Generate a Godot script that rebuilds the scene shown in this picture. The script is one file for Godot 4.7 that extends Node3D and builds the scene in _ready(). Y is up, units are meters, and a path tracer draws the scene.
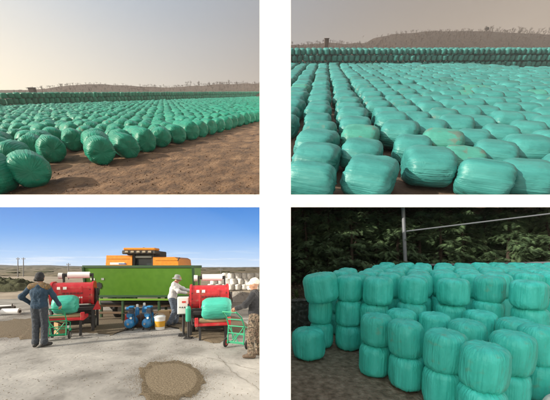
extends Node3D
# An added white dividing wall and a white terrace beam part four yards of wrapped silage bales:
# two fields of bales on the raised slopes above the beam, a baling yard and a store of stacked bales below it.

const F := 300.0            # focal length in the photograph's pixels
const CX := 275.0
const CY := 265.0
var M := {}
var taken := {}
var rng := RandomNumberGenerator.new()

# ---------------------------------------------------------------- mesh builder
class MB:
	var v := PackedVector3Array()
	var n := PackedVector3Array()
	var uv := PackedVector2Array()
	var col := PackedColorArray()
	var idx := PackedInt32Array()
	var xf := Transform3D.IDENTITY
	var use_col := false
	var c := Color.WHITE

	func vert(p: Vector3, nn: Vector3, t := Vector2.ZERO) -> int:
		v.append(xf * p)
		n.append((xf.basis * nn).normalized())
		uv.append(t)
		col.append(c)
		return v.size() - 1

	func tri_i(a: int, b: int, d: int) -> void:
		var nn := n[a] + n[b] + n[d]
		if (v[b] - v[a]).cross(v[d] - v[a]).dot(nn) > 0.0:
			idx.append_array([a, d, b])
		else:
			idx.append_array([a, b, d])

	func quad_i(a: int, b: int, d: int, e: int) -> void:
		tri_i(a, b, d)
		tri_i(a, d, e)

	func poly(ps: Array, nn := Vector3.ZERO) -> void:
		var m: Vector3 = nn
		if m == Vector3.ZERO:
			m = (ps[1] - ps[0]).cross(ps[2] - ps[0]).normalized()
		var first := v.size()
		for p in ps:
			vert(p, m, Vector2(p.x, p.z + p.y))
		for k in range(1, ps.size() - 1):
			tri_i(first, first + k, first + k + 1)

	func box(at: Vector3, size: Vector3, bevel := 0.01, b := Basis.IDENTITY) -> void:
		var keep := xf
		xf = xf * Transform3D(b, at)
		var h := size * 0.5
		var e: float = minf(bevel, minf(h.x, minf(h.y, h.z)) * 0.8)
		var pt := func(ax: int, s: Vector3) -> Vector3:
			var p := Vector3(s.x * (h.x - e), s.y * (h.y - e), s.z * (h.z - e))
			p[ax] = s[ax] * h[ax]
			return p
		for ax in 3:
			var a2 := (ax + 1) % 3
			var a3 := (ax + 2) % 3
			for sg in [-1.0, 1.0]:
				var q := []
				for w in [[-1.0, -1.0], [1.0, -1.0], [1.0, 1.0], [-1.0, 1.0]]:
					var s := Vector3.ZERO
					s[ax] = sg
					s[a2] = w[0]
					s[a3] = w[1]
					q.append(pt.call(ax, s))
				var nn := Vector3.ZERO
				nn[ax] = sg
				poly(q, nn)
		if e > 0.0005:
			for ax in 3:
				var a2 := (ax + 1) % 3
				var a3 := (ax + 2) % 3
				for w in [[-1.0, -1.0], [1.0, -1.0], [1.0, 1.0], [-1.0, 1.0]]:
					var s0 := Vector3.ZERO
					s0[ax] = -1.0
					s0[a2] = w[0]
					s0[a3] = w[1]
					var s1 := s0
					s1[ax] = 1.0
					var nn := Vector3.ZERO
					nn[a2] = w[0]
					nn[a3] = w[1]
					poly([pt.call(a2, s0), pt.call(a2, s1), pt.call(a3, s1), pt.call(a3, s0)], nn.normalized())
			for sx in [-1.0, 1.0]:
				for sy in [-1.0, 1.0]:
					for sz in [-1.0, 1.0]:
						var s := Vector3(sx, sy, sz)
						poly([pt.call(0, s), pt.call(1, s), pt.call(2, s)], s.normalized())
		xf = keep

	func tube(a: Vector3, b: Vector3, ra: float, rb := -1.0, seg := 10, caps := true) -> void:
		var r2 := ra if rb < 0.0 else rb
		var d := (b - a).normalized()
		var s := d.cross(Vector3.UP if absf(d.y) < 0.9 else Vector3.RIGHT).normalized()
		var t := d.cross(s)
		var first := v.size()
		for k in seg + 1:
			var g := TAU * k / seg
			var o := s * cos(g) + t * sin(g)
			vert(a + o * ra, o, Vector2(float(k) / seg, 0))
			vert(b + o * r2, o, Vector2(float(k) / seg, (b - a).length()))
		for k in seg:
			quad_i(first + k * 2, first + k * 2 + 1, first + k * 2 + 3, first + k * 2 + 2)
		if caps:
			for e in [[a, ra, -d], [b, r2, d]]:
				var cc := vert(e[0], e[2])
				var f2 := v.size()
				for k in seg + 1:
					var g := TAU * k / seg
					vert(e[0] + (s * cos(g) + t * sin(g)) * e[1], e[2])
				for k in seg:
					tri_i(cc, f2 + k, f2 + k + 1)

	func path(ps: Array, r: float, seg := 8) -> void:
		for k in ps.size() - 1:
			tube(ps[k], ps[k + 1], r, r, seg)
		for k in range(1, ps.size() - 1):
			ball(ps[k], Vector3.ONE * r, 6, seg)

	func ball(at: Vector3, r: Vector3, rows := 8, seg := 12, from := 0.0, to := PI) -> void:
		var first := v.size()
		for i in rows + 1:
			var p := lerpf(from, to, float(i) / rows)
			for k in seg + 1:
				var g := TAU * k / seg
				var o := Vector3(sin(p) * cos(g), cos(p), sin(p) * sin(g))
				vert(at + o * r, o / r, Vector2(float(k) / seg, float(i) / rows))
		for i in rows:
			for k in seg:
				var a := first + i * (seg + 1) + k
				quad_i(a, a + 1, a + seg + 2, a + seg + 1)

	# profile of (radius, height) turned round y
	func lathe(prof: Array, seg := 20, at := Vector3.ZERO) -> void:
		for i in prof.size() - 1:
			var p0: Vector2 = prof[i]
			var p1: Vector2 = prof[i + 1]
			var d := p1 - p0
			var nn := Vector2(d.y, -d.x).normalized()
			var first := v.size()
			for k in seg + 1:
				var g := TAU * k / seg
				var o := Vector3(cos(g), 0, sin(g))
				var m := o * nn.x + Vector3.UP * nn.y
				vert(at + o * p0.x + Vector3.UP * p0.y, m, Vector2(float(k) / seg, p0.y))
				vert(at + o * p1.x + Vector3.UP * p1.y, m, Vector2(float(k) / seg, p1.y))
			for k in seg:
				quad_i(first + k * 2, first + k * 2 + 1, first + k * 2 + 3, first + k * 2 + 2)

	# a regular grid of points, given as rows; smooth normals
	func sheet(rows: Array, uvs := []) -> void:
		var h := rows.size()
		var w: int = rows[0].size()
		var first := v.size()
		for j in h:
			for i in w:
				var dx: Vector3 = rows[j][mini(i + 1, w - 1)] - rows[j][maxi(i - 1, 0)]
				var dy: Vector3 = rows[mini(j + 1, h - 1)][i] - rows[maxi(j - 1, 0)][i]
				var nn := dx.cross(dy).normalized()
				if nn.y < 0.0:
					nn = -nn
				if nn.length() < 0.5:
					nn = Vector3.UP
				vert(rows[j][i], nn, uvs[j][i] if uvs else Vector2(rows[j][i].x, rows[j][i].z))
		for j in h - 1:
			for i in w - 1:
				var a := first + j * w + i
				quad_i(a, a + 1, a + w + 1, a + w)

	# outline (x, y) extruded along z from z0 to z1
	func prism(pts: Array, z0: float, z1: float) -> void:
		var pk := PackedVector2Array(pts)
		var t := Geometry2D.triangulate_polygon(pk)
		for e in [[z0, Vector3(0, 0, -1.0 if z0 < z1 else 1.0)], [z1, Vector3(0, 0, 1.0 if z0 < z1 else -1.0)]]:
			for k in range(0, t.size(), 3):
				var q := []
				for m in 3:
					q.append(Vector3(pk[t[k + m]].x, pk[t[k + m]].y, e[0]))
				poly(q, e[1])
		var ar := 0.0
		for k in pk.size():
			ar += pk[k].cross(pk[(k + 1) % pk.size()])
		for k in pk.size():
			var a := pk[k]
			var b := pk[(k + 1) % pk.size()]
			var d := (b - a) * (1.0 if ar > 0 else -1.0)
			poly([Vector3(a.x, a.y, z0), Vector3(b.x, b.y, z0), Vector3(b.x, b.y, z1), Vector3(a.x, a.y, z1)], Vector3(d.y, -d.x, 0).normalized())

	# surface nets round tapered bones [a, b, ra, rb]
	func nets(bones: Array, cell: float, k: float) -> void:
		var lo := Vector3.ONE * 1e9
		var hi := -lo
		for b in bones:
			var r: float = maxf(b[2], b[3]) + k + cell * 2.0
			for p in [b[0], b[1]]:
				lo = lo.min(p - Vector3.ONE * r)
				hi = hi.max(p + Vector3.ONE * r)
		var sx := int(ceil((hi.x - lo.x) / cell)) + 1
		var sy := int(ceil((hi.y - lo.y) / cell)) + 1
		var sz := int(ceil((hi.z - lo.z) / cell)) + 1
		var f := PackedFloat32Array()
		f.resize(sx * sy * sz)
		f.fill(1.0)
		for b in bones:
			var a: Vector3 = b[0]
			var d: Vector3 = b[1] - a
			var dd := maxf(d.length_squared(), 1e-9)
			var ra: float = b[2]
			var rr: float = b[3] - ra
			var r := maxf(b[2], b[3]) + k + cell * 2.0
			var l := ((a.min(b[1]) - Vector3.ONE * r - lo) / cell).floor()
			var h := ((a.max(b[1]) + Vector3.ONE * r - lo) / cell).ceil()
			for z in range(maxi(0, int(l.z)), mini(sz, int(h.z) + 1)):
				for y in range(maxi(0, int(l.y)), mini(sy, int(h.y) + 1)):
					var row := (z * sy + y) * sx
					for x in range(maxi(0, int(l.x)), mini(sx, int(h.x) + 1)):
						var p := lo + Vector3(x, y, z) * cell - a
						var t := clampf(p.dot(d) / dd, 0.0, 1.0)
						var e := (p - d * t).length() - ra - rr * t
						var o := f[row + x]
						var q := maxf(k - absf(o - e), 0.0)
						f[row + x] = minf(o, e) - q * q / (4.0 * k)
		var at := PackedInt32Array()
		at.resize(f.size())
		at.fill(-1)
		var st := [1, sx, sx * sy]
		for z in sz - 1:
			for y in sy - 1:
				for x in sx - 1:
					var o := (z * sy + y) * sx + x
					var c0 := f[o] < 0.0
					var same := true
					for m in [1, sx, sx + 1, sx * sy, sx * sy + 1, sx * sy + sx, sx * sy + sx + 1]:
						if (f[o + m] < 0.0) != c0:
							same = false
							break
					if same:
						continue
					var sum := Vector3.ZERO
					var cnt := 0
					for ax in 3:
						for m in 4:
							var base := Vector3i(x, y, z)
							var a2 := (ax + 1) % 3
							var a3 := (ax + 2) % 3
							base[a2] += m & 1
							base[a3] += m >> 1
							var i0 := (base.z * sy + base.y) * sx + base.x
							var i1: int = i0 + st[ax]
							if (f[i0] < 0.0) != (f[i1] < 0.0):
								var t := f[i0] / (f[i0] - f[i1])
								var p := Vector3(base)
								p[ax] += t
								sum += p
								cnt += 1
					var pos := sum / cnt
					var g := Vector3(f[o + 1] - f[o] + f[o + 1 + sx] - f[o + sx] + f[o + 1 + sx * sy] - f[o + sx * sy] + f[o + 1 + sx + sx * sy] - f[o + sx + sx * sy],
						f[o + sx] - f[o] + f[o + sx + 1] - f[o + 1] + f[o + sx + sx * sy] - f[o + sx * sy] + f[o + sx + 1 + sx * sy] - f[o + 1 + sx * sy],
						f[o + sx * sy] - f[o] + f[o + sx * sy + 1] - f[o + 1] + f[o + sx * sy + sx] - f[o + sx] + f[o + sx * sy + sx + 1] - f[o + sx + 1])
					at[o] = vert(lo + pos * cell, g.normalized(), Vector2(pos.x, pos.y) * cell)
		for z in range(1, sz - 1):
			for y in range(1, sy - 1):
				for x in range(1, sx - 1):
					var o := (z * sy + y) * sx + x
					for ax in 3:
						if (f[o] < 0.0) == (f[o + st[ax]] < 0.0):
							continue
						var s2: int = st[(ax + 1) % 3]
						var s3: int = st[(ax + 2) % 3]
						var q := [at[o], at[o - s2], at[o - s2 - s3], at[o - s3]]
						if q.min() >= 0:
							quad_i(q[0], q[1], q[2], q[3])

	func mesh() -> ArrayMesh:
		var a := []
		a.resize(Mesh.ARRAY_MAX)
		a[Mesh.ARRAY_VERTEX] = v
		a[Mesh.ARRAY_NORMAL] = n
		a[Mesh.ARRAY_TEX_UV] = uv
		if use_col:
			a[Mesh.ARRAY_COLOR] = col
		a[Mesh.ARRAY_INDEX] = idx
		var m := ArrayMesh.new()
		m.add_surface_from_arrays(Mesh.PRIMITIVE_TRIANGLES, a)
		return m

# ---------------------------------------------------------------- scene helpers
func numbered(called: String) -> String:
	var k: int = taken.get(called, 0)
	taken[called] = k + 1
	return called if k == 0 else "%s_%03d" % [called, k]

func meta(o: Node, label := "", category := "", group := "", kind := "") -> Node:
	if label:
		o.set_meta("label", label)
	if category:
		o.set_meta("category", category)
	if group:
		o.set_meta("group", group)
	if kind:
		o.set_meta("kind", kind)
	return o

func inst(called: String, mesh: Mesh, m: Material, parent: Node = null) -> MeshInstance3D:
	var o := MeshInstance3D.new()
	o.mesh = mesh
	o.material_override = m
	if parent == null:
		o.name = numbered(called)
		add_child(o, true)
	else:
		o.name = called
		parent.add_child(o, true)
	return o

func obj(called: String, b: MB, m: Material, parent: Node = null) -> MeshInstance3D:
	return inst(called, b.mesh(), m, parent)

func thing(called: String, at: Transform3D, label: String, category: String, group := "") -> Node3D:
	var o := Node3D.new()
	o.name = numbered(called)
	add_child(o, true)
	o.transform = at
	meta(o, label, category, group)
	return o

func struct(called: String, b: MB, m: Material) -> MeshInstance3D:
	var o := obj(called, b, m)
	o.set_meta("kind", "structure")
	return o

func stuff(called: String, mesh: Mesh, m: Material, places: Array, label: String, category: String, tints := []) -> MultiMeshInstance3D:
	var mm := MultiMesh.new()
	mm.transform_format = MultiMesh.TRANSFORM_3D
	mm.use_colors = not tints.is_empty()
	mm.mesh = mesh
	mm.instance_count = places.size()
	for i in places.size():
		mm.set_instance_transform(i, places[i])
		if tints:
			mm.set_instance_color(i, tints[i])
	var o := MultiMeshInstance3D.new()
	o.multimesh = mm
	o.material_override = m
	o.name = numbered(called)
	add_child(o, true)
	meta(o, label, category, "", "stuff")
	return o

func lin(r: float, g: float, b: float) -> Color:
	return Color(r, g, b).linear_to_srgb()

func mat(called: String, c: Color, rough := 0.7, metal := 0.0) -> StandardMaterial3D:
	var m := StandardMaterial3D.new()
	m.resource_name = called
	m.albedo_color = c
	m.roughness = rough
	m.metallic = metal
	M[called] = m
	return m

func noise(sd: int, freq: float, oct := 4, kind := FastNoiseLite.TYPE_SIMPLEX_SMOOTH) -> FastNoiseLite:
	var f := FastNoiseLite.new()
	f.seed = sd
	f.frequency = freq
	f.fractal_octaves = oct
	f.noise_type = kind
	return f

func noise_tex(sd: int, freq: float, ramp: Array, size := 512, oct := 5, normal := 0.0) -> NoiseTexture2D:
	var t := NoiseTexture2D.new()
	t.noise = noise(sd, freq, oct)
	t.width = size
	t.height = size
	t.seamless = true
	if normal > 0.0:
		t.as_normal_map = true
		t.bump_strength = normal
	elif ramp:
		var g := Gradient.new()
		g.offsets = PackedFloat32Array(ramp.map(func(r): return r[0]))
		g.colors = PackedColorArray(ramp.map(func(r): return r[1]))
		t.color_ramp = g
	return t

# a rough surface: world-mapped noise colour and relief
func rough_mat(called: String, sd: int, freq: float, ramp: Array, scale: float, rough: float, bump := 0.0, bfreq := 0.03, size := 512) -> StandardMaterial3D:
	var m := mat(called, Color.WHITE, rough)
	m.uv1_triplanar = true
	m.uv1_world_triplanar = true
	m.uv1_scale = Vector3.ONE * scale
	m.albedo_texture = noise_tex(sd, freq, ramp, size)
	if bump > 0.0:
		m.heightmap_enabled = true
		m.heightmap_scale = bump
		m.heightmap_texture = noise_tex(sd + 7, bfreq, [], size)
	return m

# ---------------------------------------------------------------- places
# a slope that rises away at the angle whose horizon lies on pixel row hz, h metres under the eye
func slope(hz: float, h: float) -> Transform3D:
	var b := Basis(Vector3.RIGHT, atan((CY - hz) / F))
	return Transform3D(b, -h * b.y)

func hit(w: Transform3D, px: float, py: float, up := 0.0) -> Vector3:
	var inv := w.affine_inverse()
	var o := inv.origin
	var d := inv.basis * Vector3((px - CX) / F, (CY - py) / F, -1)
	return o + d * ((up - o.y) / d.y)

func along(w: Transform3D, px: float, hz: float) -> Vector3:
	var d := w.basis.inverse() * Vector3((px - CX) / F, (CY - hz) / F, -1)
	d.y = 0
	return d.normalized()

func pix(w: Transform3D, p: Vector3) -> Vector3:   # pixel x, pixel y, depth
	var q := w * p
	return Vector3(CX - q.x / q.z * F, CY + q.y / q.z * F, -q.z)

func at3(px: float, py: float, d: float) -> Vector3:
	return Vector3((px - CX) / F * d, (CY - py) / F * d, -d)

# ---------------------------------------------------------------- bales
# a wrapped bale about its middle, axis y, one metre across and one metre long
func bale_mesh(sd: int, seg: int, rings: int, sq: float, crisp: float, wob: float, pleat: float) -> ArrayMesh:
	var nz := noise(sd, 1.0, 3)
	var nf := noise(sd + 50, 1.0, 2)
	var pts := []
	var uvs := []
	var lean := Vector2(nz.get_noise_1d(3.3), nz.get_noise_1d(9.1)) * 0.08
	for j in rings + 1:
		var row := []
		var ur := []
		# walk the profile: end, corner, side, corner, end
		var s := lerpf(-1.0, 1.0, float(j) / rings)
		var a := s * PI * 0.5
		var y := signf(sin(a)) * pow(absf(sin(a)), 2.0 / crisp) * 0.5
		var r := pow(maxf(cos(a), 0.0), 2.0 / crisp) * 0.5
		for i in seg + 1:
			var g := TAU * (i % seg) / seg
			var cs := cos(g)
			var sn := sin(g)
			var x := signf(cs) * pow(absf(cs), 2.0 / sq)
			var z := signf(sn) * pow(absf(sn), 2.0 / sq)
			var p := Vector3(x * r, y, z * r)
			var q := Vector3(cs, y * 2.0, sn) * 1.3
			var big := nz.get_noise_3dv(q) * wob
			var pl := nf.get_noise_3d(cs * 9.0, y * 0.9, sn * 9.0) * pleat
			var edge := clampf(absf(y) * 2.6 - 0.4, 0.0, 1.0)
			var k := 1.0 + big + pl * (0.55 + edge)
			p.x *= k
			p.z *= k
			p.x += lean.x * y
			p.z += lean.y * y
			p.y += nz.get_noise_3d(x * r * 3.0, 7.0 + signf(y), z * r * 3.0) * wob * 0.5 * absf(y) * 2.0
			# gathers of film on the ends
			p.y += nf.get_noise_3d(cs * 5.0, 20.0, sn * 5.0) * pleat * 0.8 * absf(y) * 2.0 * clampf(r * 4.0, 0.0, 1.0)
			row.append(p)
			ur.append(Vector2(float(i) / seg, float(j) / rings))
		pts.append(row)
		uvs.append(ur)
	var b := MB.new()
	var w := seg + 1
	for j in rings + 1:
		for i in w:
			var l: int = (i - 1 + seg) % seg
			var r2: int = (i + 1) % seg
			var dx: Vector3 = pts[j][r2] - pts[j][l]
			var dy: Vector3 = pts[mini(j + 1, rings)][i] - pts[maxi(j - 1, 0)][i]
			var nn := dy.cross(dx).normalized()
			if j == 0:
				nn = Vector3.DOWN
			elif j == rings:
				nn = Vector3.UP
			if nn.length() < 0.5 or nn.dot(pts[j][i]) < 0.0:
				nn = (pts[j][i] as Vector3).normalized()
			b.vert(pts[j][i], nn, uvs[j][i])
	for j in rings:
		for i in seg:
			var a := j * w + i
			b.quad_i(a, a + 1, a + w + 1, a + w)
	return b.mesh()

func film_normal(sd: int) -> ImageTexture:
	var f := noise(sd, 0.02, 3)
	var g := noise(sd + 5, 0.05, 3)
	var im := Image.create(256, 256, false, Image.FORMAT_RGBA8)
	for y in 256:
		for x in 256:
			# drawn film: long creases along the bale, wraps across it
			var th := TAU * x / 256.0
			var a := f.get_noise_3d(cos(th) * 420.0, y * 0.5, sin(th) * 420.0)
			var c := g.get_noise_3d(cos(th) * 70.0 + y * 0.12, y * 1.3, sin(th) * 70.0)
			var h := 0.5 + 0.42 * a + 0.16 * (1.0 - absf(c) * 2.0)
			im.set_pixel(x, y, Color(h, h, h))
	im.bump_map_to_normal_map(3.0)
	return ImageTexture.create_from_image(im)

# film colour, with dust and mud rubbed on in patches
func film_tex(sd: int, c: Color, c2: Color, dust: Color, amount: float) -> ImageTexture:
	var a := noise(sd, 0.012, 3)
	var d := noise(sd + 3, 0.03, 5)
	var im := Image.create(192, 192, false, Image.FORMAT_RGBA8)
	for y in 192:
		for x in 192:
			var th := TAU * x / 192.0
			var an := (y / 191.0 - 0.5) * PI
			var rr := pow(maxf(cos(an), 0.0), 0.6) * 46.0
			var p := Vector3(cos(th) * rr, signf(sin(an)) * pow(absf(sin(an)), 0.6) * 46.0, sin(th) * rr)
			var k := c.lerp(c2, clampf(0.5 + a.get_noise_3d(p.x * 3.0, p.y * 0.7, p.z * 3.0), 0.0, 1.0))
			var t := smoothstep(0.55 - amount, 0.95 - amount, 0.5 + d.get_noise_3dv(p))
			im.set_pixel(x, y, k.lerp(dust, t * 0.85))
	return ImageTexture.create_from_image(im)

func film_mat(called: String, sd: int, c: Color, c2: Color, dust: Color, amount: float, rough: float, nrm: Texture2D, ns := 0.6) -> StandardMaterial3D:
	var m := mat(called, Color.WHITE, rough)
	m.albedo_texture = film_tex(sd, c, c2, dust, amount)
	m.normal_enabled = true
	m.normal_texture = nrm
	m.normal_scale = ns
	m.metallic_specular = 0.36
	m.clearcoat_enabled = true
	m.clearcoat = 0.12
	m.clearcoat_roughness = 0.35
	m.vertex_color_use_as_albedo = true
	return m

func basis_for(axis: Vector3, up: Vector3, across: float, length: float, high: float) -> Basis:
	var y := axis.normalized()
	var x := y.cross(up).normalized()
	var z := x.cross(y).normalized()
	return Basis(x * across, y * length, z * high)

# ---------------------------------------------------------------- light and air
func setup_camera_and_light() -> void:
	var cam := Camera3D.new()
	cam.name = "camera"
	cam.projection = Camera3D.PROJECTION_FRUSTUM
	cam.near = 0.1
	cam.far = 4000.0
	cam.size = 400.0 / F * 0.1
	cam.frustum_offset = Vector2(0, (CY - 200.0) / F * 0.1)
	add_child(cam)
	cam.current = true
	var env := Environment.new()
	env.background_mode = Environment.BG_SKY
	env.tonemap_mode = Environment.TONE_MAPPER_LINEAR
	env.tonemap_exposure = 1.42
	env.fog_enabled = true
	env.fog_density = 0.0004
	env.fog_light_color = Color(0.9, 0.9, 0.9)
	env.sdfgi_enabled = true
	env.ssao_enabled = true
	env.ssil_enabled = true
	var sky := Sky.new()
	var pan := PanoramaSkyMaterial.new()
	pan.panorama = hazy_sky()
	sky.sky_material = pan
	env.sky = sky
	env.background_energy_multiplier = 1.0
	var we := WorldEnvironment.new()
	we.name = "environment"
	we.environment = env
	add_child(we)
	var sun := DirectionalLight3D.new()
	sun.name = "sun"
	sun.light_energy = 1.45
	sun.light_color = Color(1.0, 0.955, 0.88)
	sun.light_angular_distance = 0.6
	sun.shadow_enabled = true
	add_child(sun)
	var to := Vector3(-cos(deg_to_rad(22.0)) * cos(deg_to_rad(25.0)), sin(deg_to_rad(22.0)), cos(deg_to_rad(22.0)) * sin(deg_to_rad(25.0)))
	sun.look_at_from_position(Vector3.ZERO, -to, Vector3.UP)

# hazy late-afternoon air: cream low down and towards the sun, grey blue above and away from it
func hazy_sky() -> ImageTexture:
	var w := 512
	var h := 256
	var im := Image.create(w, h, false, Image.FORMAT_RGBF)
	var low := Color(0.62, 0.525, 0.375)
	var high := Color(0.15, 0.23, 0.335)
	var low_off := Color(0.46, 0.36, 0.275)
	var high_off := Color(0.18, 0.148, 0.13)
	var sun := Vector3(-0.84, 0.375, 0.392).normalized()
	for y in h:
		var el := (0.5 - (y + 0.5) / h) * PI
		for x in w:
			# column 0 looks along -z
			var az := (x + 0.5) / w * TAU
			var d := Vector3(sin(az) * cos(el), sin(el), -cos(az) * cos(el))
			var t := smoothstep(0.30, 0.76, el)
			var near := clampf(0.5 + 0.5 * d.dot(sun), 0.0, 1.0)
			# away from the sun the haze turns pinkish
			var g := smoothstep(0.25, 0.75, near)
			var c := low_off.lerp(low, g).lerp(high_off.lerp(high, g), t)
			var k := lerpf(0.72, 1.25, pow(near, 0.8))
			# bright haze round the sun
			var halo := 4.4 * exp(-d.angle_to(sun) / 0.34)
			c = Color(c.r * k + halo, c.g * k + halo * 0.92, c.b * k + halo * 0.8)
			if el < 0.0:
				c = Color(0.3, 0.27, 0.24)
			im.set_pixel(x, y, c)
	return ImageTexture.create_from_image(im)

# ---------------------------------------------------------------- the white wall and beam
func build_divider() -> void:
	var white := rough_mat("white_render", 4, 0.01, [[0.0, lin(0.86, 0.86, 0.86)], [1.0, lin(0.93, 0.93, 0.925)]], 0.4, 0.75, 0.0, 0.15, 512)
	var b := MB.new()
	# profile in depth and height, extruded sideways; unseen height behind the end added to shade the store
	var x0 := (259.6 - CX) / F * 2.0
	var x1 := (290.8 - CX) / F * 2.0
	b.xf = Transform3D(Basis(Vector3(0, 0, -1), Vector3(0, 1, 0), Vector3(1, 0, 0)), Vector3.ZERO)
	b.prism([Vector2(2.0, -2.6), Vector2(46, -2.6), Vector2(46, 2.1), Vector2(11.4, 2.0), Vector2(10.78, 2.1), Vector2(9.0, 3.3), Vector2(7.0, 4.2), Vector2(4.9, 4.0), Vector2(2.0, 2.0)], x0, x1)
	var o := obj("added_dividing_wall", b, white)
	meta(o, "tall white wall end between the four yards, unseen length added to shade the store", "wall")
	b = MB.new()
	var y0 := (CY - 207.2) / F * 10.8
	var y1 := (CY - 194.6) / F * 10.8
	b.xf = Transform3D(Basis(Vector3(0, 0, -1), Vector3(0, 1, 0), Vector3(1, 0, 0)), Vector3.ZERO)
	b.prism([Vector2(10.8, y0), Vector2(12.5, y1 - 0.1), Vector2(12.5, y1), Vector2(10.8, y1)], -12.2, 13.0)
	o = obj("terrace_beam", b, white)
	meta(o, "long level white beam along the front of the raised bale fields", "beam")
	# wall between the two raised slopes
	b = MB.new()
	b.xf = Transform3D(Basis(Vector3(0, 0, -1), Vector3(0, 1, 0), Vector3(1, 0, 0)), Vector3.ZERO)
	b.prism([Vector2(13.3, 2.2), Vector2(420, 220), Vector2(420, 330), Vector2(13.3, 3.4)], -0.12, 0.12)
	o = obj("retaining_wall", b, white)
	meta(o, "white retaining wall hidden between the two raised bale fields", "wall")

# ---------------------------------------------------------------- raised fields of bales
var film_meshes := {}

func bale(called: String, mesh: Mesh, m: Material, t: Transform3D, label: String, group: String) -> MeshInstance3D:
	var o := inst(called, mesh, m)
	o.transform = t
	meta(o, label, "bale", group)
	return o

func field_ground(w: Transform3D, called: String, m: Material, x0: float, x1: float, d0: float, d1: float, sd: int, amp: float) -> void:
	# w turns the sheet with its slope; d runs up the slope from the beam
	var nz := noise(sd, 0.5, 4)
	var rows := []
	var nj := 90
	var ni := 90
	for j in nj + 1:
		var t := float(j) / nj
		var z := lerpf(d0, d1, t * t * t)
		var row := []
		for i in ni + 1:
			var e := absf(x1) if x1 > 0.0 else absf(x0)
			var reach := maxf(e, 0.0)
			var x := lerpf(x0, x1, float(i) / ni) * (1.0 + 0.84 * (z - d0) / reach)
			if x1 <= 0.0:
				x = minf(x, -0.1)
			else:
				x = maxf(x, 0.1)
			var hh := nz.get_noise_2d(x, z) * amp + nz.get_noise_2d(x * 4.0, z * 4.0) * amp * 0.35
			row.append(w * Vector3(x, hh - amp * 0.3, -z))
		rows.append(row)
	var b := MB.new()
	b.sheet(rows)
	struct(called, b, m)

func ridge(w: Transform3D, called: String, m: Material, pts: Array, d: float, deep: float, sd: int, rough: float) -> void:
	# pts: where the skyline runs, d metres from the eye
	var nz := noise(sd, 0.05, 4)
	var inv := w.affine_inverse()
	var rows := []
	var n := 150
	for j in 10:
		var t := minf(j / 8.0, 1.0)
		var row := []
		for i in n + 1:
			var px := lerpf(pts[0][0], pts[-1][0], float(i) / n)
			var py: float = pts[-1][1]
			for k in pts.size() - 1:
				if px >= pts[k][0] and px <= pts[k + 1][0]:
					var q: float = (px - pts[k][0]) / (pts[k + 1][0] - pts[k][0])
					py = lerpf(pts[k][1], pts[k + 1][1], q * q * (3.0 - 2.0 * q))
			var p := inv * at3(px, py, d)
			var g := 1.0 - pow(1.0 - t, 2.0)
			var x := p.x
			var zz := p.z + (1.0 - t) * deep
			var hh: float = p.y * g + (nz.get_noise_2d(x, zz) + nz.get_noise_2d(x * 6.0, zz * 6.0) * 0.4) * rough * g
			if j == 0:
				hh = -2.0
			elif j == 9:
				zz -= 40.0
				hh -= top_drop
			row.append(w * Vector3(x, hh, zz))
		rows.append(row)
	last_ridge = rows
	var b := MB.new()
	b.sheet(rows)
	struct(called, b, m)

var last_ridge := []

# twiggy brush all over a ridge
func brush(w: Transform3D, called: String, m: Mesh, wood: Material, n: int, lo: float, hi: float, label: String, sd: int, from := 0.0) -> void:
	var r := RandomNumberGenerator.new()
	r.seed = sd
	var many := []
	for k in n:
		var j := 1.0 + 5.6 * r.randf()
		var i: float = (from + (1.0 - from) * r.randf()) * (last_ridge[0].size() - 2)
		var a: Vector3 = last_ridge[int(j)][int(i)].lerp(last_ridge[int(j)][int(i) + 1], i - int(i))
		var c: Vector3 = last_ridge[int(j) + 1][int(i)].lerp(last_ridge[int(j) + 1][int(i) + 1], i - int(i))
		var z := r.randf_range(lo, hi)
		many.append(Transform3D(w.basis * Basis(Vector3.UP, r.randf() * TAU).scaled(Vector3(z * 1.4, z, z * 1.4)), a.lerp(c, j - int(j))))
	stuff(called, m, wood, many, label, "brush")

var top_drop := 12.0

func bare_tree_mesh(sd: int) -> ArrayMesh:
	var r := RandomNumberGenerator.new()
	r.seed = sd
	var b := MB.new()
	var todo := [[Vector3.ZERO, Vector3(r.randf_range(-0.05, 0.05), 0.42, r.randf_range(-0.05, 0.05)), 0.022, 0]]
	while todo:
		var s: Array = todo.pop_back()
		var a: Vector3 = s[0]
		var d: Vector3 = s[1]
		b.tube(a, a + d, s[2], s[2] * 0.62, 4, false)
		if s[3] < 4:
			for k in (3 if s[3] < 3 else 4):
				var side := Vector3(r.randf_range(-1, 1), r.randf_range(0.0, 0.9), r.randf_range(-1, 1)).normalized()
				var nd := (d.normalized() * 0.75 + side * 0.6).normalized() * d.length() * r.randf_range(0.5, 0.78)
				todo.append([a + d * r.randf_range(0.55, 1.0), nd, s[2] * 0.58, s[3] + 1])
	return b.mesh()

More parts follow.
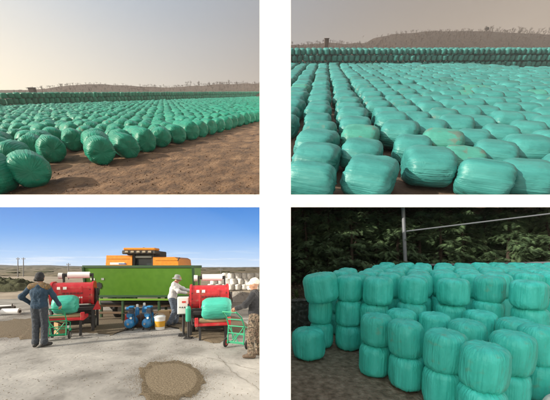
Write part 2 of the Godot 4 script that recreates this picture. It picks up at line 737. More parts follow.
func build_left_field() -> void:
	var s := 1.5
	var w := slope(91.0, 2.73 * s)
	var soil := rough_mat("brown_soil", 21, 0.006, [[0.0, lin(0.035, 0.017, 0.008)], [0.36, lin(0.08, 0.041, 0.018)], [0.6, lin(0.125, 0.067, 0.031)], [1.0, lin(0.22, 0.132, 0.07)]], 0.22, 0.95, 9.0, 0.025)
	field_ground(w, "field_soil", soil, -11.8, -0.1, -hit(w, 130, 205.5).z, 330.0, 5, 0.10)
	var scrub := rough_mat("dry_scrub", 31, 0.03, [[0.0, lin(0.03, 0.022, 0.018)], [0.5, lin(0.085, 0.06, 0.046)], [1.0, lin(0.16, 0.115, 0.085)]], 0.03, 1.0, 60.0, 0.1)
	top_drop = 6.0
	ridge(w, "hill", scrub, [[-30, 90.4], [30, 90.2], [62, 88.6], [82, 85.2], [100, 84.2], [122, 85.6], [150, 86.6], [172, 87.6], [200, 86.0], [225, 84.2], [262, 83.6], [274, 84]], 230.0, 70.0, 3, 0.5)
	var nrm := film_normal(11)
	var dust := lin(0.2, 0.15, 0.1)
	var f1 := film_mat("green_film", 41, lin(0.003, 0.158, 0.098), lin(0.005, 0.215, 0.138), dust, -0.4, 0.48, nrm, 0.9)
	var f2 := film_mat("green_film_dusty", 43, lin(0.005, 0.17, 0.108), lin(0.009, 0.225, 0.15), dust, -0.14, 0.54, nrm, 0.45)
	var meshes := []
	for k in 5:
		meshes.append(bale_mesh(100 + k, 40, 22, 2.0, 4.4, 0.1, 0.024))
	film_meshes["drum"] = meshes
	var r := RandomNumberGenerator.new()
	r.seed = 7
	# the front line of the field, as it runs off across the slope
	var a := hit(w, 104, 162)
	var e := hit(w, 219, 131)
	var rd := (e - a) / 8.2
	var cd := along(w, 48, 91)
	var sc := s * 1.56
	var spots := []
	for p in [[35, 184, 1.05], [0, 191, 1.05], [17, 169, 1.05], [55, 160.5, 1.02], [76, 149.5, 0.98], [36, 158, 1.0], [4, 160, 1.0]]:
		spots.append([hit(w, p[0], p[1]), p[2]])
	var kept := spots.size()
	var wall_a := hit(w, -12, 112.0)
	var wall_b := hit(w, 262, 98.5)
	var wd := (wall_b - wall_a).normalized()
	for j in range(0, 60):
		for i in range(-70, 90):
			if i < 0 and j < 3:
				continue
			var p: Vector3 = a + rd * i + cd * (j * sc) + rd * (0.5 if j % 2 else 0.0) * (0.15 if j == 1 else 0.9)
			p += Vector3(r.randf_range(-0.13, 0.13), 0, r.randf_range(-0.24, 0.24))
			var q := pix(w, p)
			if q.z < 5.0 or q.x < -14.0 or q.x > 267.0 or q.y > 196.0:
				continue
			# keep a lane free along the wall of bales
			if wd.cross(p - wall_a).y > -7.0:
				continue
			var clash := false
			for k in kept:
				if (spots[k][0] - p).length() < s * 1.2:
					clash = true
					break
			if not clash:
				spots.append([p, r.randf_range(0.93, 1.06)])
	var near := []
	for sp in spots:
		near.append([pix(w, sp[0]).z, sp[0], sp[1]])
	near.sort_custom(func(x, y): return x[0] < y[0])
	var many := []
	var tints := []
	for k in near.size():
		var p: Vector3 = near[k][1]
		var ks: float = near[k][2]
		var yaw := cd.rotated(Vector3.UP, r.randf_range(-0.26, 0.26))
		if k < 4:
			yaw = cd.rotated(Vector3.UP, [-0.35, 0.1, -0.25, 0.0][k])
		var bs := basis_for(yaw, Vector3.UP.rotated(yaw, r.randf_range(-3, 3)), s * 1.14 * ks, sc * 0.86 * ks, s * 1.05 * ks)
		var t := w * Transform3D(bs, p + Vector3.UP * s * 0.49 * ks)
		if k < 95:
			var edge: bool = near[k][0] < 17.5 and k < 8
			bale("silage_bale", meshes[k % 5], f1 if r.randf() < 0.7 else f2, t,
				field_label(w, p, edge), "drum bales edging the brown earth" if edge else "drum bales of the field beside brown earth")
		else:
			many.append(t)
			var v := r.randf_range(0.82, 1.12)
			tints.append(Color(v, v, v))
	stuff("distant_bales", meshes[0], f1, many, "mass of dark green wrapped bales farther off in the field", "bales", tints)
	# the long wall of bales, three high
	many = []
	tints = []
	var n := int((wall_b - wall_a).length() / (s * 0.98))
	for i in n:
		for l in 3:
			var p := wall_a + wd * (i * s * 0.98 + (0.5 if l == 1 else 0.0) * s) + Vector3.UP * (s * (0.44 + l * 0.83))
			var fat := r.randf_range(0.88, 1.04)
			var bs := basis_for(Vector3.UP, Vector3.FORWARD.rotated(Vector3.UP, r.randf_range(-3, 3)), s * fat, s * r.randf_range(0.78, 0.94), s * fat)
			many.append(w * Transform3D(bs, p + Vector3(r.randf_range(-0.1, 0.1), 0, r.randf_range(-0.2, 0.2))))
			var v := r.randf_range(0.75, 1.1)
			tints.append(Color(v, v, v))
	stuff("bale_wall", meshes[1], f1, many, "long far wall of dark green bales stacked three high", "bales", tints)
	# clods and trampled bits on the earth
	var clod := MB.new()
	clod.ball(Vector3.ZERO, Vector3(1, 0.6, 0.8), 4, 6)
	many = []
	for k in 1300:
		var px := r.randf_range(-5, 266)
		var py := r.randf_range(118, 205)
		var p := hit(w, px, py)
		if (p - a).cross(rd).y < 0.0 and px > 60:
			continue
		var z := 0.012 + 0.05 * pow(r.randf(), 2.5)
		many.append(w * Transform3D(Basis.from_euler(Vector3(r.randf() * 6, r.randf() * 6, r.randf() * 6)).scaled(Vector3.ONE * z), p))
	stuff("soil_clods", clod.mesh(), soil, many, "small clods of brown soil strewn over the bare earth", "soil")
	# small water tank on the far wall and bare trees on the ridge
	var tank := MB.new()
	tank.box(Vector3(0, 1.0, 0), Vector3(2.3, 2.0, 2.0), 0.1)
	tank.box(Vector3(0, 2.1, 0), Vector3(2.6, 0.2, 2.3), 0.05)
	var o := obj("field_hut", tank, mat("hut_grey", lin(0.06, 0.045, 0.04), 0.9))
	o.transform = w * Transform3D(Basis.IDENTITY, hit(w, 36, 92.6, 0.0) * 1.0)
	var ph := hit(w, 36, 100.5)
	o.transform = w * Transform3D(Basis.IDENTITY.scaled(Vector3.ONE * 1.1), ph + Vector3.UP * 3.2)
	meta(o, "tiny dark brown hut above the far green bale wall", "hut")
	var trunk := mat("bare_wood", lin(0.1, 0.075, 0.06), 0.95)
	var tms := []
	for k in 4:
		tms.append(bare_tree_mesh(60 + k))
	brush(w, "ridge_brush", tms[1], trunk, 420, 1.2, 2.6, "leafless brush covering the low brown ridge", 71, 0.28)
	for k in 44:
		var px := 150.0 + r.randf() * 112.0 if k > 5 else 66.0 + k * 12.0
		var tall := r.randf_range(4.5, 8.5) if px > 185 else r.randf_range(2.0, 4.2)
		plant_bare(w, tms[k % 4], trunk, px, 91.0, 227.0, (88.2 if px > 150 else 86.5), tall, "leafless tree on the brown ridge behind the dark green bales", "leafless trees on the low ridge")

func field_label(w: Transform3D, p: Vector3, edge: bool) -> String:
	var q := pix(w, p)
	if Vector2(q.x - 35.0, q.y - 184.0).length() < 3.0:
		return "dark green drum bale lying foremost on the bare earth, round end outwards"
	if Vector2(q.x - 104.0, q.y - 162.0).length() < 3.0:
		return "dark green drum bale that heads the long diagonal front line of bales"
	if edge:
		return "dark green film-wrapped drum bale lying at the bare brown earth edge"
	return "dark green film-wrapped drum bale in the low field beside bare brown earth"

func plant_bare(w: Transform3D, m: Mesh, wood: Material, px: float, hz: float, d: float, row: float, tall_px: float, label: String, group: String) -> void:
	# stands on the slope's ridge; size given in pixels at that distance
	var q := w.affine_inverse() * at3(px, row, d)
	var o := inst("bare_tree", m, wood)
	var k := tall_px / F * d
	o.transform = w * Transform3D(Basis(Vector3.UP, px * 3.7).scaled(Vector3(k * 1.1, k, k * 1.1)), q)
	meta(o, label, "tree", group)

func build_right_field() -> void:
	var s := 1.6
	var w := slope(44.0, 3.55 * s)
	var soil := rough_mat("dark_soil", 22, 0.006, [[0.0, lin(0.05, 0.03, 0.02)], [0.5, lin(0.09, 0.058, 0.04)], [1.0, lin(0.15, 0.1, 0.07)]], 0.22, 0.95, 7.0, 0.025)
	field_ground(w, "trodden_soil", soil, 0.1, 13.0, -hit(w, 420, 206.3).z, 360.0, 9, 0.08)
	var scrub := rough_mat("dry_hillside", 33, 0.03, [[0.0, lin(0.02, 0.014, 0.011)], [0.5, lin(0.06, 0.04, 0.03)], [1.0, lin(0.115, 0.08, 0.058)]], 0.03, 1.0, 80.0, 0.1)
	top_drop = 20.0
	ridge(w, "hillside", scrub, [[276, 44.0], [300, 45.0], [316, 43.4], [330, 42.6], [345, 44.0], [362, 43.0], [378, 37.5], [394, 34.4], [410, 33.0], [440, 31.6], [466, 31.4], [482, 31.8], [505, 33.2], [530, 34.6], [552, 35.6], [575, 36]], 230.0, 80.0, 13, 1.0)
	var nrm := film_normal(12)
	var dust := lin(0.10, 0.19, 0.165)
	var f1 := film_mat("teal_film", 51, lin(0.03, 0.178, 0.167), lin(0.047, 0.245, 0.23), dust, -0.4, 0.44, nrm, 0.5)
	var f2 := film_mat("teal_film_dusty", 53, lin(0.032, 0.178, 0.164), lin(0.047, 0.24, 0.222), dust, -0.08, 0.47, nrm, 0.45)
	var f3 := film_mat("teal_film_muddy", 55, lin(0.045, 0.22, 0.18), lin(0.058, 0.28, 0.225), lin(0.12, 0.165, 0.135), 0.0, 0.52, nrm, 0.5)
	var meshes := []
	for k in 6:
		meshes.append(bale_mesh(200 + k, 48, 28, 2.2, 4.2, 0.065, 0.04))
	film_meshes["cushion"] = meshes
	var r := RandomNumberGenerator.new()
	r.seed = 17
	var o0 := hit(w, 372, 176, s * 0.5)
	var cd := along(w, 325, 44)
	var rd := along(w, 1180, 44)
	var sc: float = absf((hit(w, 338, 110, s * 0.5) - o0).length()) / 5.3
	var sr: float = absf((hit(w, 529, 150, s * 0.5) - hit(w, 423, 170, s * 0.5)).length()) / 3.3
	o0.y = 0
	var deep := absf(cd.cross(rd).y)
	var wall_a := hit(w, 268, 69.0)
	var wall_b := hit(w, 575, 67.0)
	var spots := []
	for j in range(-4, 60):
		for i in range(-40, 60):
			var p: Vector3 = o0 + rd * (sr * i) + cd * (sc * j)
			p += rd * (sr * 0.3 if i > 0 else sr * 0.24 * i)
			p += Vector3(r.randf_range(-0.14, 0.14), 0, r.randf_range(-0.2, 0.2))
			var q := pix(w, p)
			if q.y > 209.0 or q.z < 5.0 or q.z > 400.0 or q.x - 0.5 * sr / q.z * F < 264.0 or q.x > 566.0:
				continue
			if p.z < wall_a.z + 3.2:
				continue
			if q.y < 74.0 and q.x > 512.0 + (74.0 - q.y) * -9.0:
				continue
			spots.append([q.z, p, r.randf_range(0.92, 1.08), q.y])
	spots.sort_custom(func(x, y): return x[0] < y[0])
	var many := []
	var tints := []
	var axis := Vector3.UP.cross(cd).normalized()
	for k in spots.size():
		var p: Vector3 = spots[k][1]
		var ks: float = spots[k][2]
		var ax := axis.lerp(rd, 0.25).normalized().rotated(Vector3.UP, r.randf_range(-0.16, 0.16))
		# x of the basis runs up the columns, z stands up
		var y := ax
		var x := Vector3.UP.cross(y).normalized()
		var up := Vector3.UP.rotated(y, r.randf_range(-0.12, 0.12))
		var flip := 1.0 if r.randf() < 0.5 else -1.0
		var thin := 1.0
		if spots[k][3] > 198.0:
			# the first row stands back from the beam
			thin = 0.5
			p += cd * 0.55
		var bs := Basis(x * (sc * 0.90 * ks * thin) * flip, y * (sr * 0.86 * ks) * flip, up * (s * 1.02 * ks))
		if r.randf() < 0.5:
			bs = Basis(-bs.x, bs.y, -bs.z)
		var t := w * Transform3D(bs, p + Vector3.UP * s * 0.475 * ks)
		var q := r.randf()
		if k < 112:
			var m: Material = f1 if q < 0.8 else (f2 if q < 0.92 else f3)
			var what: String = "clean teal film-wrapped bale among the close cushion-shaped columns" if q < 0.8 else ("dust-streaked teal wrapped bale among the close cushion-shaped columns" if q < 0.92 else "teal wrapped bale with tan mud patches among the cushion-shaped columns")
			bale("silage_bale", meshes[k % 6], m, t, what, "clean cushion bales in columns" if q < 0.8 else ("dusty cushion bales in columns" if q < 0.92 else "muddy cushion bales in columns"))
		else:
			many.append(t)
			var v := r.randf_range(0.84, 1.14)
			tints.append(Color(v, v, v) if q < 0.9 else Color(v * 1.15, v * 0.9, v * 0.86))
	stuff("distant_bales", meshes[0], f1, many, "mass of teal wrapped bales in columns towards the stacked wall", "bales", tints)
	many = []
	tints = []
	var wd := (wall_b - wall_a).normalized()
	for lay in 2:
		var back := -s * 1.3 * lay
		var n := int((wall_b - wall_a).length() / (s * 1.0)) + 6
		for i in n:
			for l in (3 if lay == 0 else 3):
				var p := wall_a + wd * (i * s * 1.02 + (0.5 if l == 1 else 0.0) * s) + Vector3(0, s * (0.5 + l * 0.98 + 0.1 * lay), back)
				var fat := r.randf_range(0.9, 1.05)
				var bs := basis_for(Vector3.UP, Vector3.FORWARD.rotated(Vector3.UP, r.randf_range(-3, 3)), s * fat, s * r.randf_range(0.84, 1.0), s * fat)
				many.append(w * Transform3D(bs, p + Vector3(r.randf_range(-0.08, 0.08), 0, r.randf_range(-0.2, 0.2))))
				var v := r.randf_range(0.7, 1.08)
				tints.append(Color(v, v, v))
	stuff("bale_wall", film_meshes["drum"][2], f1, many, "far wall of teal bales stacked three high below the brown hillside", "bales", tints)
	var hut := MB.new()
	hut.box(Vector3(0, 1.6, 0), Vector3(1.7, 3.2, 1.7), 0.05)
	hut.box(Vector3(0, 3.3, 0), Vector3(2.1, 0.25, 2.1), 0.03)
	hut.box(Vector3(0.0, 2.2, 0.87), Vector3(0.8, 0.9, 0.06), 0.01)
	var o := obj("watch_hut", hut, mat("hut_brown", lin(0.075, 0.052, 0.045), 0.9))
	o.transform = w * Transform3D(Basis.IDENTITY, hit(w, 325, 60.0) + Vector3.UP * 4.3)
	meta(o, "narrow dark watch hut rising over the teal bale wall", "hut")
	var wood := mat("bare_wood_dark", lin(0.09, 0.066, 0.055), 0.95)
	var tms := []
	for k in 4:
		tms.append(bare_tree_mesh(80 + k))
	brush(w, "hillside_brush", tms[2], wood, 700, 1.3, 3.0, "leafless brush covering the brown hillside", 73)
	for k in 44:
		var px := 480.0 + r.randf() * 76.0 if k < 32 else 360.0 + r.randf() * 120.0
		var row := 35.5 if px > 480 else 37.5
		plant_bare(w, tms[k % 4], wood, px, 44.0, 227.0, row + r.randf_range(-0.8, 1.5), r.randf_range(4.0, 8.5) if px > 480 else r.randf_range(2.0, 3.6), "leafless tree on the hillside above the teal bale wall", "leafless trees on the hillside")
	var ball := MB.new()
	ball.ball(Vector3.ZERO, Vector3(1.5, 1.15, 1.2), 6, 8)
	ball.tube(Vector3(0, -4.0, 0), Vector3(0, -0.8, 0), 0.16, 0.1, 6)
	o = obj("dark_tree", ball, mat("dark_crown", lin(0.02, 0.02, 0.018), 1.0))
	o.transform = Transform3D(Basis.IDENTITY, at3(487, 28.8, 226))
	meta(o, "single dark round-topped tree on the crest of the hillside", "tree")

# ---------------------------------------------------------------- the baling yard
const YG := -1.93

func ground_patch(called: String, m: Material, outline: Array, y: float, dome: float, sd: int, label := "", category := "") -> MeshInstance3D:
	# a low heap with an uneven outline, round the middle of its outline (x, z)
	var nz := noise(sd, 0.9, 4)
	var mid := Vector2.ZERO
	for p in outline:
		mid += p / outline.size()
	var n := 72
	var rings := 10
	var b := MB.new()
	var pts := []
	for j in rings + 1:
		var row := []
		for i in n + 1:
			var f: float = float(i % n) / n * outline.size()
			var k := int(f)
			var p0: Vector2 = outline[k % outline.size()]
			var p1: Vector2 = outline[(k + 1) % outline.size()]
			var e := f - k
			e = e * e * (3.0 - 2.0 * e)
			var p := p0.lerp(p1, e)
			var t := float(j) / rings
			var rag := 1.0 + 0.16 * nz.get_noise_2d(cos(TAU * i / n) * 3.0, sin(TAU * i / n) * 3.0) + 0.08 * nz.get_noise_2d(cos(TAU * i / n) * 14.0, sin(TAU * i / n) * 14.0)
			var q := mid + (p - mid) * t * rag
			var h := dome * (1.0 - pow(t, 3.0)) + nz.get_noise_2d(q.x * 5.0, q.y * 5.0) * dome * 0.5 * (1.0 - t)
			row.append(Vector3(q.x, y + h - (0.01 if j == rings else 0.0), q.y))
		pts.append(row)
	b.sheet(pts)
	var o := obj(called, b, m)
	if label:
		meta(o, label, category, "", "stuff")
	return o

func flat_sheet(called: String, m: Material, x0: float, x1: float, d0: float, d1: float, y: float, sd: int, amp: float, rag: float, n := 60) -> void:
	var nz := noise(sd, 0.35, 4)
	var rows := []
	for j in n + 1:
		var t := float(j) / n
		var d := lerpf(d0, d1, t * t if d1 > 60.0 else t)
		var row := []
		for i in n + 1:
			var x := lerpf(x0, x1, float(i) / n)
			var dd := d
			if j == n:
				dd += nz.get_noise_1d(x * 1.5) * rag
			elif j == 0:
				dd += nz.get_noise_1d(x * 1.5 + 90.0) * rag
			row.append(Vector3(x, y + nz.get_noise_2d(x, d) * amp, -dd))
		rows.append(row)
	var b := MB.new()
	b.sheet(rows)
	struct(called, b, m)

func build_yard() -> void:
	var concrete := rough_mat("worn_concrete", 61, 0.008, [[0.0, lin(0.11, 0.103, 0.093)], [0.3, lin(0.205, 0.195, 0.18)], [0.5, lin(0.255, 0.245, 0.228)], [0.75, lin(0.3, 0.288, 0.268)], [1.0, lin(0.37, 0.355, 0.33)]], 0.16, 0.9, 0.8, 0.09)
	var dirt := rough_mat("pale_dirt", 63, 0.01, [[0.0, lin(0.2, 0.16, 0.12)], [0.5, lin(0.31, 0.26, 0.2)], [1.0, lin(0.42, 0.36, 0.285)]], 0.05, 0.95, 3.0, 0.05)
	var dry := rough_mat("dry_grass_plain", 65, 0.02, [[0.0, lin(0.07, 0.065, 0.035)], [0.5, lin(0.15, 0.125, 0.075)], [1.0, lin(0.28, 0.225, 0.15)]], 0.03, 1.0, 20.0, 0.05)
	var chaff := rough_mat("chopped_silage", 67, 0.04, [[0.0, lin(0.05, 0.037, 0.022)], [0.4, lin(0.10, 0.076, 0.046)], [0.7, lin(0.15, 0.116, 0.074)], [1.0, lin(0.23, 0.185, 0.125)]], 1.3, 1.0, 0.3, 0.1)
	flat_sheet("concrete_yard", concrete, -40.0, 6.0, -8.0, 17.0, YG, 3, 0.012, 0.8)
	flat_sheet("dirt_ground", dirt, -80.0, 4.0, 16.0, 60.0, YG - 0.02, 4, 0.08, 2.0)
	flat_sheet("dry_plain", dry, -230.0, 14.0, 52.0, 215.0, YG + 0.05, 5, 0.25, 4.0)
	# slab joints: real grooves are shallow dark lines in the concrete
	# blue sky over the plain, a backdrop far behind it
	var skym := StandardMaterial3D.new()
	skym.resource_name = "blue_sky"
	skym.shading_mode = BaseMaterial3D.SHADING_MODE_UNSHADED
	var stops := [[0.0, Color8(196, 207, 220)], [0.2, Color8(160, 187, 219)], [0.52, Color8(100, 150, 210)], [1.0, Color8(58, 116, 192)]]
	var wisp := noise(88, 0.006, 5)
	var im := Image.create(512, 256, false, Image.FORMAT_RGB8)
	for y in 256:
		var h := 1.0 - y / 255.0
		var c: Color = stops[-1][1]
		for k in 3:
			if h >= stops[k][0] and h <= stops[k + 1][0]:
				c = stops[k][1].lerp(stops[k + 1][1], (h - stops[k][0]) / (stops[k + 1][0] - stops[k][0]))
		for x in 512:
			# thin streaks of cloud low over the hills
			var t := smoothstep(0.08, 0.5, wisp.get_noise_2d(x * 1.4, y * 9.0)) * smoothstep(0.34, 0.14, h)
			im.set_pixel(x, y, c.lerp(Color8(214, 218, 226), t * 0.5))
	skym.albedo_texture = ImageTexture.create_from_image(im)
	var b := MB.new()
	var f := 0
	var n := 24
	for i in n + 1:
		var x := lerpf(-290.0, 26.0, float(i) / n)
		var z := -235.0 + pow(maxf(0.0, -x - 120.0) / 170.0, 2.0) * 60.0
		b.vert(Vector3(x, -4.0, z), Vector3.BACK, Vector2(float(i) / n, 1.0))
		b.vert(Vector3(x, 54.0, z), Vector3.BACK, Vector2(float(i) / n, 0.0))
	for i in n:
		b.quad_i(i * 2, i * 2 + 1, i * 2 + 3, i * 2 + 2)
	struct("sky", b, skym)
	# far blue-grey hills
	var hills := rough_mat("far_hills", 69, 0.02, [[0.0, lin(0.075, 0.07, 0.05)], [1.0, lin(0.15, 0.135, 0.1)]], 0.02, 1.0)
	var flatw := Transform3D(Basis.IDENTITY, Vector3(0, YG, 0))
	top_drop = 3.0
	ridge(flatw, "far_hill", hills, [[-60, 264.4], [0, 264.8], [20, 265.6], [45, 265.0], [70, 266.0], [100, 266.8], [160, 266.4], [210, 267.2], [262, 267.0], [280, 267]], 218.0, 12.0, 8, 0.25)
	# scrub heaps far left and the low dark bushes along the plain
	var bush := rough_mat("grey_green_scrub", 71, 0.05, [[0.0, lin(0.035, 0.045, 0.022)], [0.5, lin(0.085, 0.09, 0.045)], [1.0, lin(0.16, 0.155, 0.085)]], 0.5, 1.0, 8.0, 0.1)
	var hp := at3(2, 289.5, 23.5)
	var heap := MB.new()
	var nz := noise(77, 0.8, 4)
	var rows := []
	for j in 31:
		var row := []
		for i in 61:
			var x := lerpf(-3.4, 2.6, i / 60.0)
			var z := lerpf(1.6, -1.6, j / 30.0)
			var e := clampf(1.0 - pow(x / 2.9, 2.0) - pow(z / 1.5, 2.0), 0.0, 1.0)
			row.append(Vector3(x, sqrt(e) * 0.85 * (1.0 + 0.5 * nz.get_noise_2d(x * 2.0, z * 2.0)) + nz.get_noise_2d(x * 9.0, z * 9.0) * 0.12 * e - 0.03, z))
		rows.append(row)
	heap.sheet(rows)
	var o := obj("forage_heap", heap, bush)
	o.position = Vector3(hp.x, YG, hp.z)
	meta(o, "grey-green heap of chopped forage on the pale dirt", "heap")
	var bm := MB.new()
	for k in 14:
		var a := TAU * k / 14.0
		bm.ball(Vector3(cos(a) * 0.5, 0.25 + 0.2 * sin(k * 2.3), sin(a) * 0.4), Vector3(0.5, 0.38, 0.45), 4, 6)
	var many := []
	var r := RandomNumberGenerator.new()
	r.seed = 5
	for k in 110:
		var d := r.randf_range(60, 200)
		var px := r.randf_range(-8, 262)
		many.append(Transform3D(Basis(Vector3.UP, r.randf() * 6.0).scaled(Vector3(1.6, 0.4, 1.2) * r.randf_range(0.4, 1.2)), Vector3((px - CX) / F * d, YG, -d)))
	stuff("scrub_bushes", bm.mesh(), bush, many, "low dark scrub dotted over the dry plain", "scrub")
	# white film rolls and sheets lying on the yard at the side
	white_rolls()
	# poles on the plain
	for p in [[18.0, 257.5, 48.0], [23.5, 257.5, 50.0], [68.5, 263.0, 40.0], [221.0, 267.0, 26.0]]:
		utility_pole(p[0], p[1], p[2])
	feeder_bin()
	harvester()
	film_mat("yard_film", 59, lin(0.04, 0.33, 0.25), lin(0.06, 0.41, 0.32), lin(0.2, 0.22, 0.16), -0.5, 0.42, M["mint_film"].normal_texture, 0.6)
	baler(at3(76, 300, 8.9), 0.38, "red baler with a white film roll on top beside the navy-sweatered man", 0)
	baler(at3(209.5, 303, 8.6), 0.22, "red baler with a white film roll on top beside the grey control box", 1)
	compressor(at3(131.5, 330, 9.0), "blue air compressor with a red bottle standing behind it", "air compressors on the ground", true)
	compressor(at3(150.0, 330, 9.05), "blue air compressor beside the white and yellow bucket", "air compressors on the ground", false)
	blue_bottles()
	bucket()
	carton(at3(164.5, 323, 9.9), Vector3(0.36, 0.42, 0.3), 0.2, "brown cardboard carton behind the white and yellow bucket")
	carton(at3(58.5, 324, 8.4), Vector3(0.26, 0.32, 0.25), -0.2, "small tan carton on the ground behind the navy-sweatered man")
	trolley(at3(57.5, 336.5, 7.7), 0.35, 0.96, "green tube trolley held by the navy-sweatered man", "dark")
	trolley(at3(236, 346.0, 6.9), -0.35, 1.02, "green tube trolley with a red-hubbed wheel before the camouflage-trousered man", "red")
	# silage lying about
	ground_patch("silage_spill", chaff, px_outline([[141, 368], [153, 361.5], [176, 360.6], [191, 365], [201, 374], [203, 384], [193, 395], [178, 402], [152, 402], [140, 395], [143, 383], [139, 375]]), YG + 0.02, 0.012, 5, "round brown spill of chopped silage on the pale concrete", "spill")
	ground_patch("silage_litter", chaff, px_outline([[-6, 322], [18, 319], [44, 318], [62, 325], [70, 334], [50, 338], [20, 339], [-6, 337]]), YG + 0.012, 0.025, 6, "brown silage litter on the concrete behind the navy-sweatered man", "litter")
	ground_patch("silage_litter", chaff, px_outline([[60, 316], [90, 311], [130, 310], [175, 311], [235, 316], [246, 330], [222, 338], [200, 330], [180, 326], [160, 329], [125, 328], [110, 336], [90, 334], [68, 332]]), YG + 0.016, 0.03, 7, "dark trampled silage litter under the red balers and green bin", "litter")
	ground_patch("silage_litter", chaff, px_outline([[178, 328], [196, 327], [222, 332], [228, 341], [214, 344], [196, 338], [184, 335]]), YG + 0.02, 0.03, 8, "small heap of silage before the baler with the control box", "litter")
	var bit := MB.new()
	bit.box(Vector3.ZERO, Vector3(1, 0.25, 0.3), 0.0)
	many = []
	for k in 9000:
		var px := r.randf_range(-8, 262)
		var py := r.randf_range(308, 402)
		var keep := 0.1
		if py < 340:
			keep = 0.8
		elif Vector2((px - 171.0) / 46.0, (py - 381.0) / 30.0).length() < 1.0:
			keep = 0.15
		elif py < 350:
			keep = 0.3
		if r.randf() > keep:
			continue
		var d := 1.93 * F / (py - CY)
		many.append(Transform3D(Basis.from_euler(Vector3(r.randf_range(-0.4, 0.4), r.randf() * 6.0, r.randf_range(-0.4, 0.4))).scaled(Vector3.ONE * r.randf_range(0.006, 0.024)), Vector3((px - CX) / F * d, YG + 0.025, -d)))
	# crumbs thin out round the spill
	for k in 7000:
		var a := r.randf() * TAU
		var q := 0.72 + absf(r.randfn(0.0, 0.2)) * (1.0 if r.randf() < 0.8 else 2.2)
		var px := 171.0 + cos(a) * q * 36.0
		var py := 380.0 + sin(a) * q * (24.0 if sin(a) > 0.0 else 21.0)
		var d := 1.93 * F / (py - CY)
		many.append(Transform3D(Basis.from_euler(Vector3(r.randf_range(-0.4, 0.4), r.randf() * 6.0, r.randf_range(-0.4, 0.4))).scaled(Vector3.ONE * r.randf_range(0.004, 0.014)), Vector3((px - CX) / F * d, YG + 0.028, -d)))
	stuff("silage_bits", bit.mesh(), chaff, many, "scattered chips of silage on the concrete yard", "chips")
	# tan slabs of concrete: shallow cracks as thin dark strips set in the surface
	var crack := MB.new()
	var cp := [[[-4, 366], [40, 358], [90, 352], [140, 350], [200, 356], [262, 372]], [[262, 392], [232, 372], [214, 352]]]
	for line in cp:
		var last := Vector3.ZERO
		for k in line.size() - 1:
			for e in 9:
				var q := Vector2(line[k][0], line[k][1]).lerp(Vector2(line[k + 1][0], line[k + 1][1]), e / 9.0) + Vector2(r.randf_range(-1.2, 1.2), r.randf_range(-0.5, 0.5))
				var d := 1.93 * F / (q.y - CY)
				var p := Vector3((q.x - CX) / F * d, YG + 0.014, -d)
				if last != Vector3.ZERO:
					var s := (p - last).cross(Vector3.UP).normalized() * r.randf_range(0.002, 0.006)
					crack.poly([last - s, p - s, p + s, last + s], Vector3.UP)
				last = p
	o = obj("concrete_cracks", crack, mat("crack_dirt", lin(0.13, 0.115, 0.095), 1.0))
	meta(o, "thin dark cracks running across the concrete yard", "cracks", "", "stuff")
	white_bales()
	far_green_bales()

func px_outline(pts: Array) -> Array:
	var out := []
	for p in pts:
		var d: float = 1.93 * F / (p[1] - CY)
		out.append(Vector2((p[0] - CX) / F * d, -d))
	return out

func stand(p: Vector3, yaw := 0.0) -> Transform3D:
	return Transform3D(Basis(Vector3.UP, yaw), Vector3(p.x, YG + 0.012, p.z))

func white_rolls() -> void:
	var film := mat("white_film", lin(0.72, 0.73, 0.75), 0.4)
	var core := mat("roll_core", lin(0.08, 0.07, 0.06), 0.8)
	var k := 0
	for p in [[3.0, 311.0, 0.4, 0.75], [11.0, 307.5, 0.15, 0.6]]:
		var t := thing("film_roll", stand(at3(p[0], p[1], 12.6 - k), p[2]), ["white film roll lying beside a dark core on the concrete", "smaller white film roll lying behind another roll on the concrete"][k], "roll")
		var b := MB.new()
		b.tube(Vector3(-0.5 * p[3], 0.12, 0), Vector3(0.5 * p[3], 0.12, 0), 0.12, 0.12, 20)
		obj("film", b, film, t)
		b = MB.new()
		b.tube(Vector3(-0.56 * p[3], 0.12, 0), Vector3(0.56 * p[3], 0.12, 0), 0.05, 0.05, 14)
		obj("core", b, core, t)
		k += 1
	var b := MB.new()
	b.tube(Vector3(-0.35, 0.11, 0), Vector3(0.35, 0.11, 0), 0.11, 0.11, 16)
	b.tube(Vector3(-0.38, 0.11, 0), Vector3(-0.34, 0.11, 0), 0.2, 0.2, 20)
	b.tube(Vector3(0.34, 0.11, 0), Vector3(0.38, 0.11, 0), 0.2, 0.2, 20)
	var o := obj("cable_reel", b, core)
	o.transform = stand(at3(0, 312.5, 11.6), 0.8)
	o.position.y += 0.09
	meta(o, "dark empty reel lying on the concrete beside white film rolls", "reel")

func utility_pole(px: float, row: float, d: float) -> void:
	var top := (CY - row) / F * d - YG
	var t := thing("utility_pole", Transform3D(Basis.IDENTITY, Vector3((px - CX) / F * d, YG, -d)), "thin grey utility pole standing on the far plain", "pole", "utility poles on the plain")
	var grey := M.get("pole_grey", null)
	if grey == null:
		grey = mat("pole_grey", lin(0.22, 0.22, 0.23), 0.8)
	var b := MB.new()
	b.tube(Vector3.ZERO, Vector3(0, top, 0), d * 0.0016, d * 0.0011, 8)
	obj("post", b, grey, t)
	b = MB.new()
	b.box(Vector3(0, top - 0.25, 0), Vector3(d * 0.012, 0.07, 0.07), 0.01)
	for s in [-1.0, 0.0, 1.0]:
		b.tube(Vector3(s * d * 0.005, top - 0.22, 0), Vector3(s * d * 0.005, top - 0.08, 0), 0.035, 0.025, 6)
	obj("cross_arm", b, grey, t)

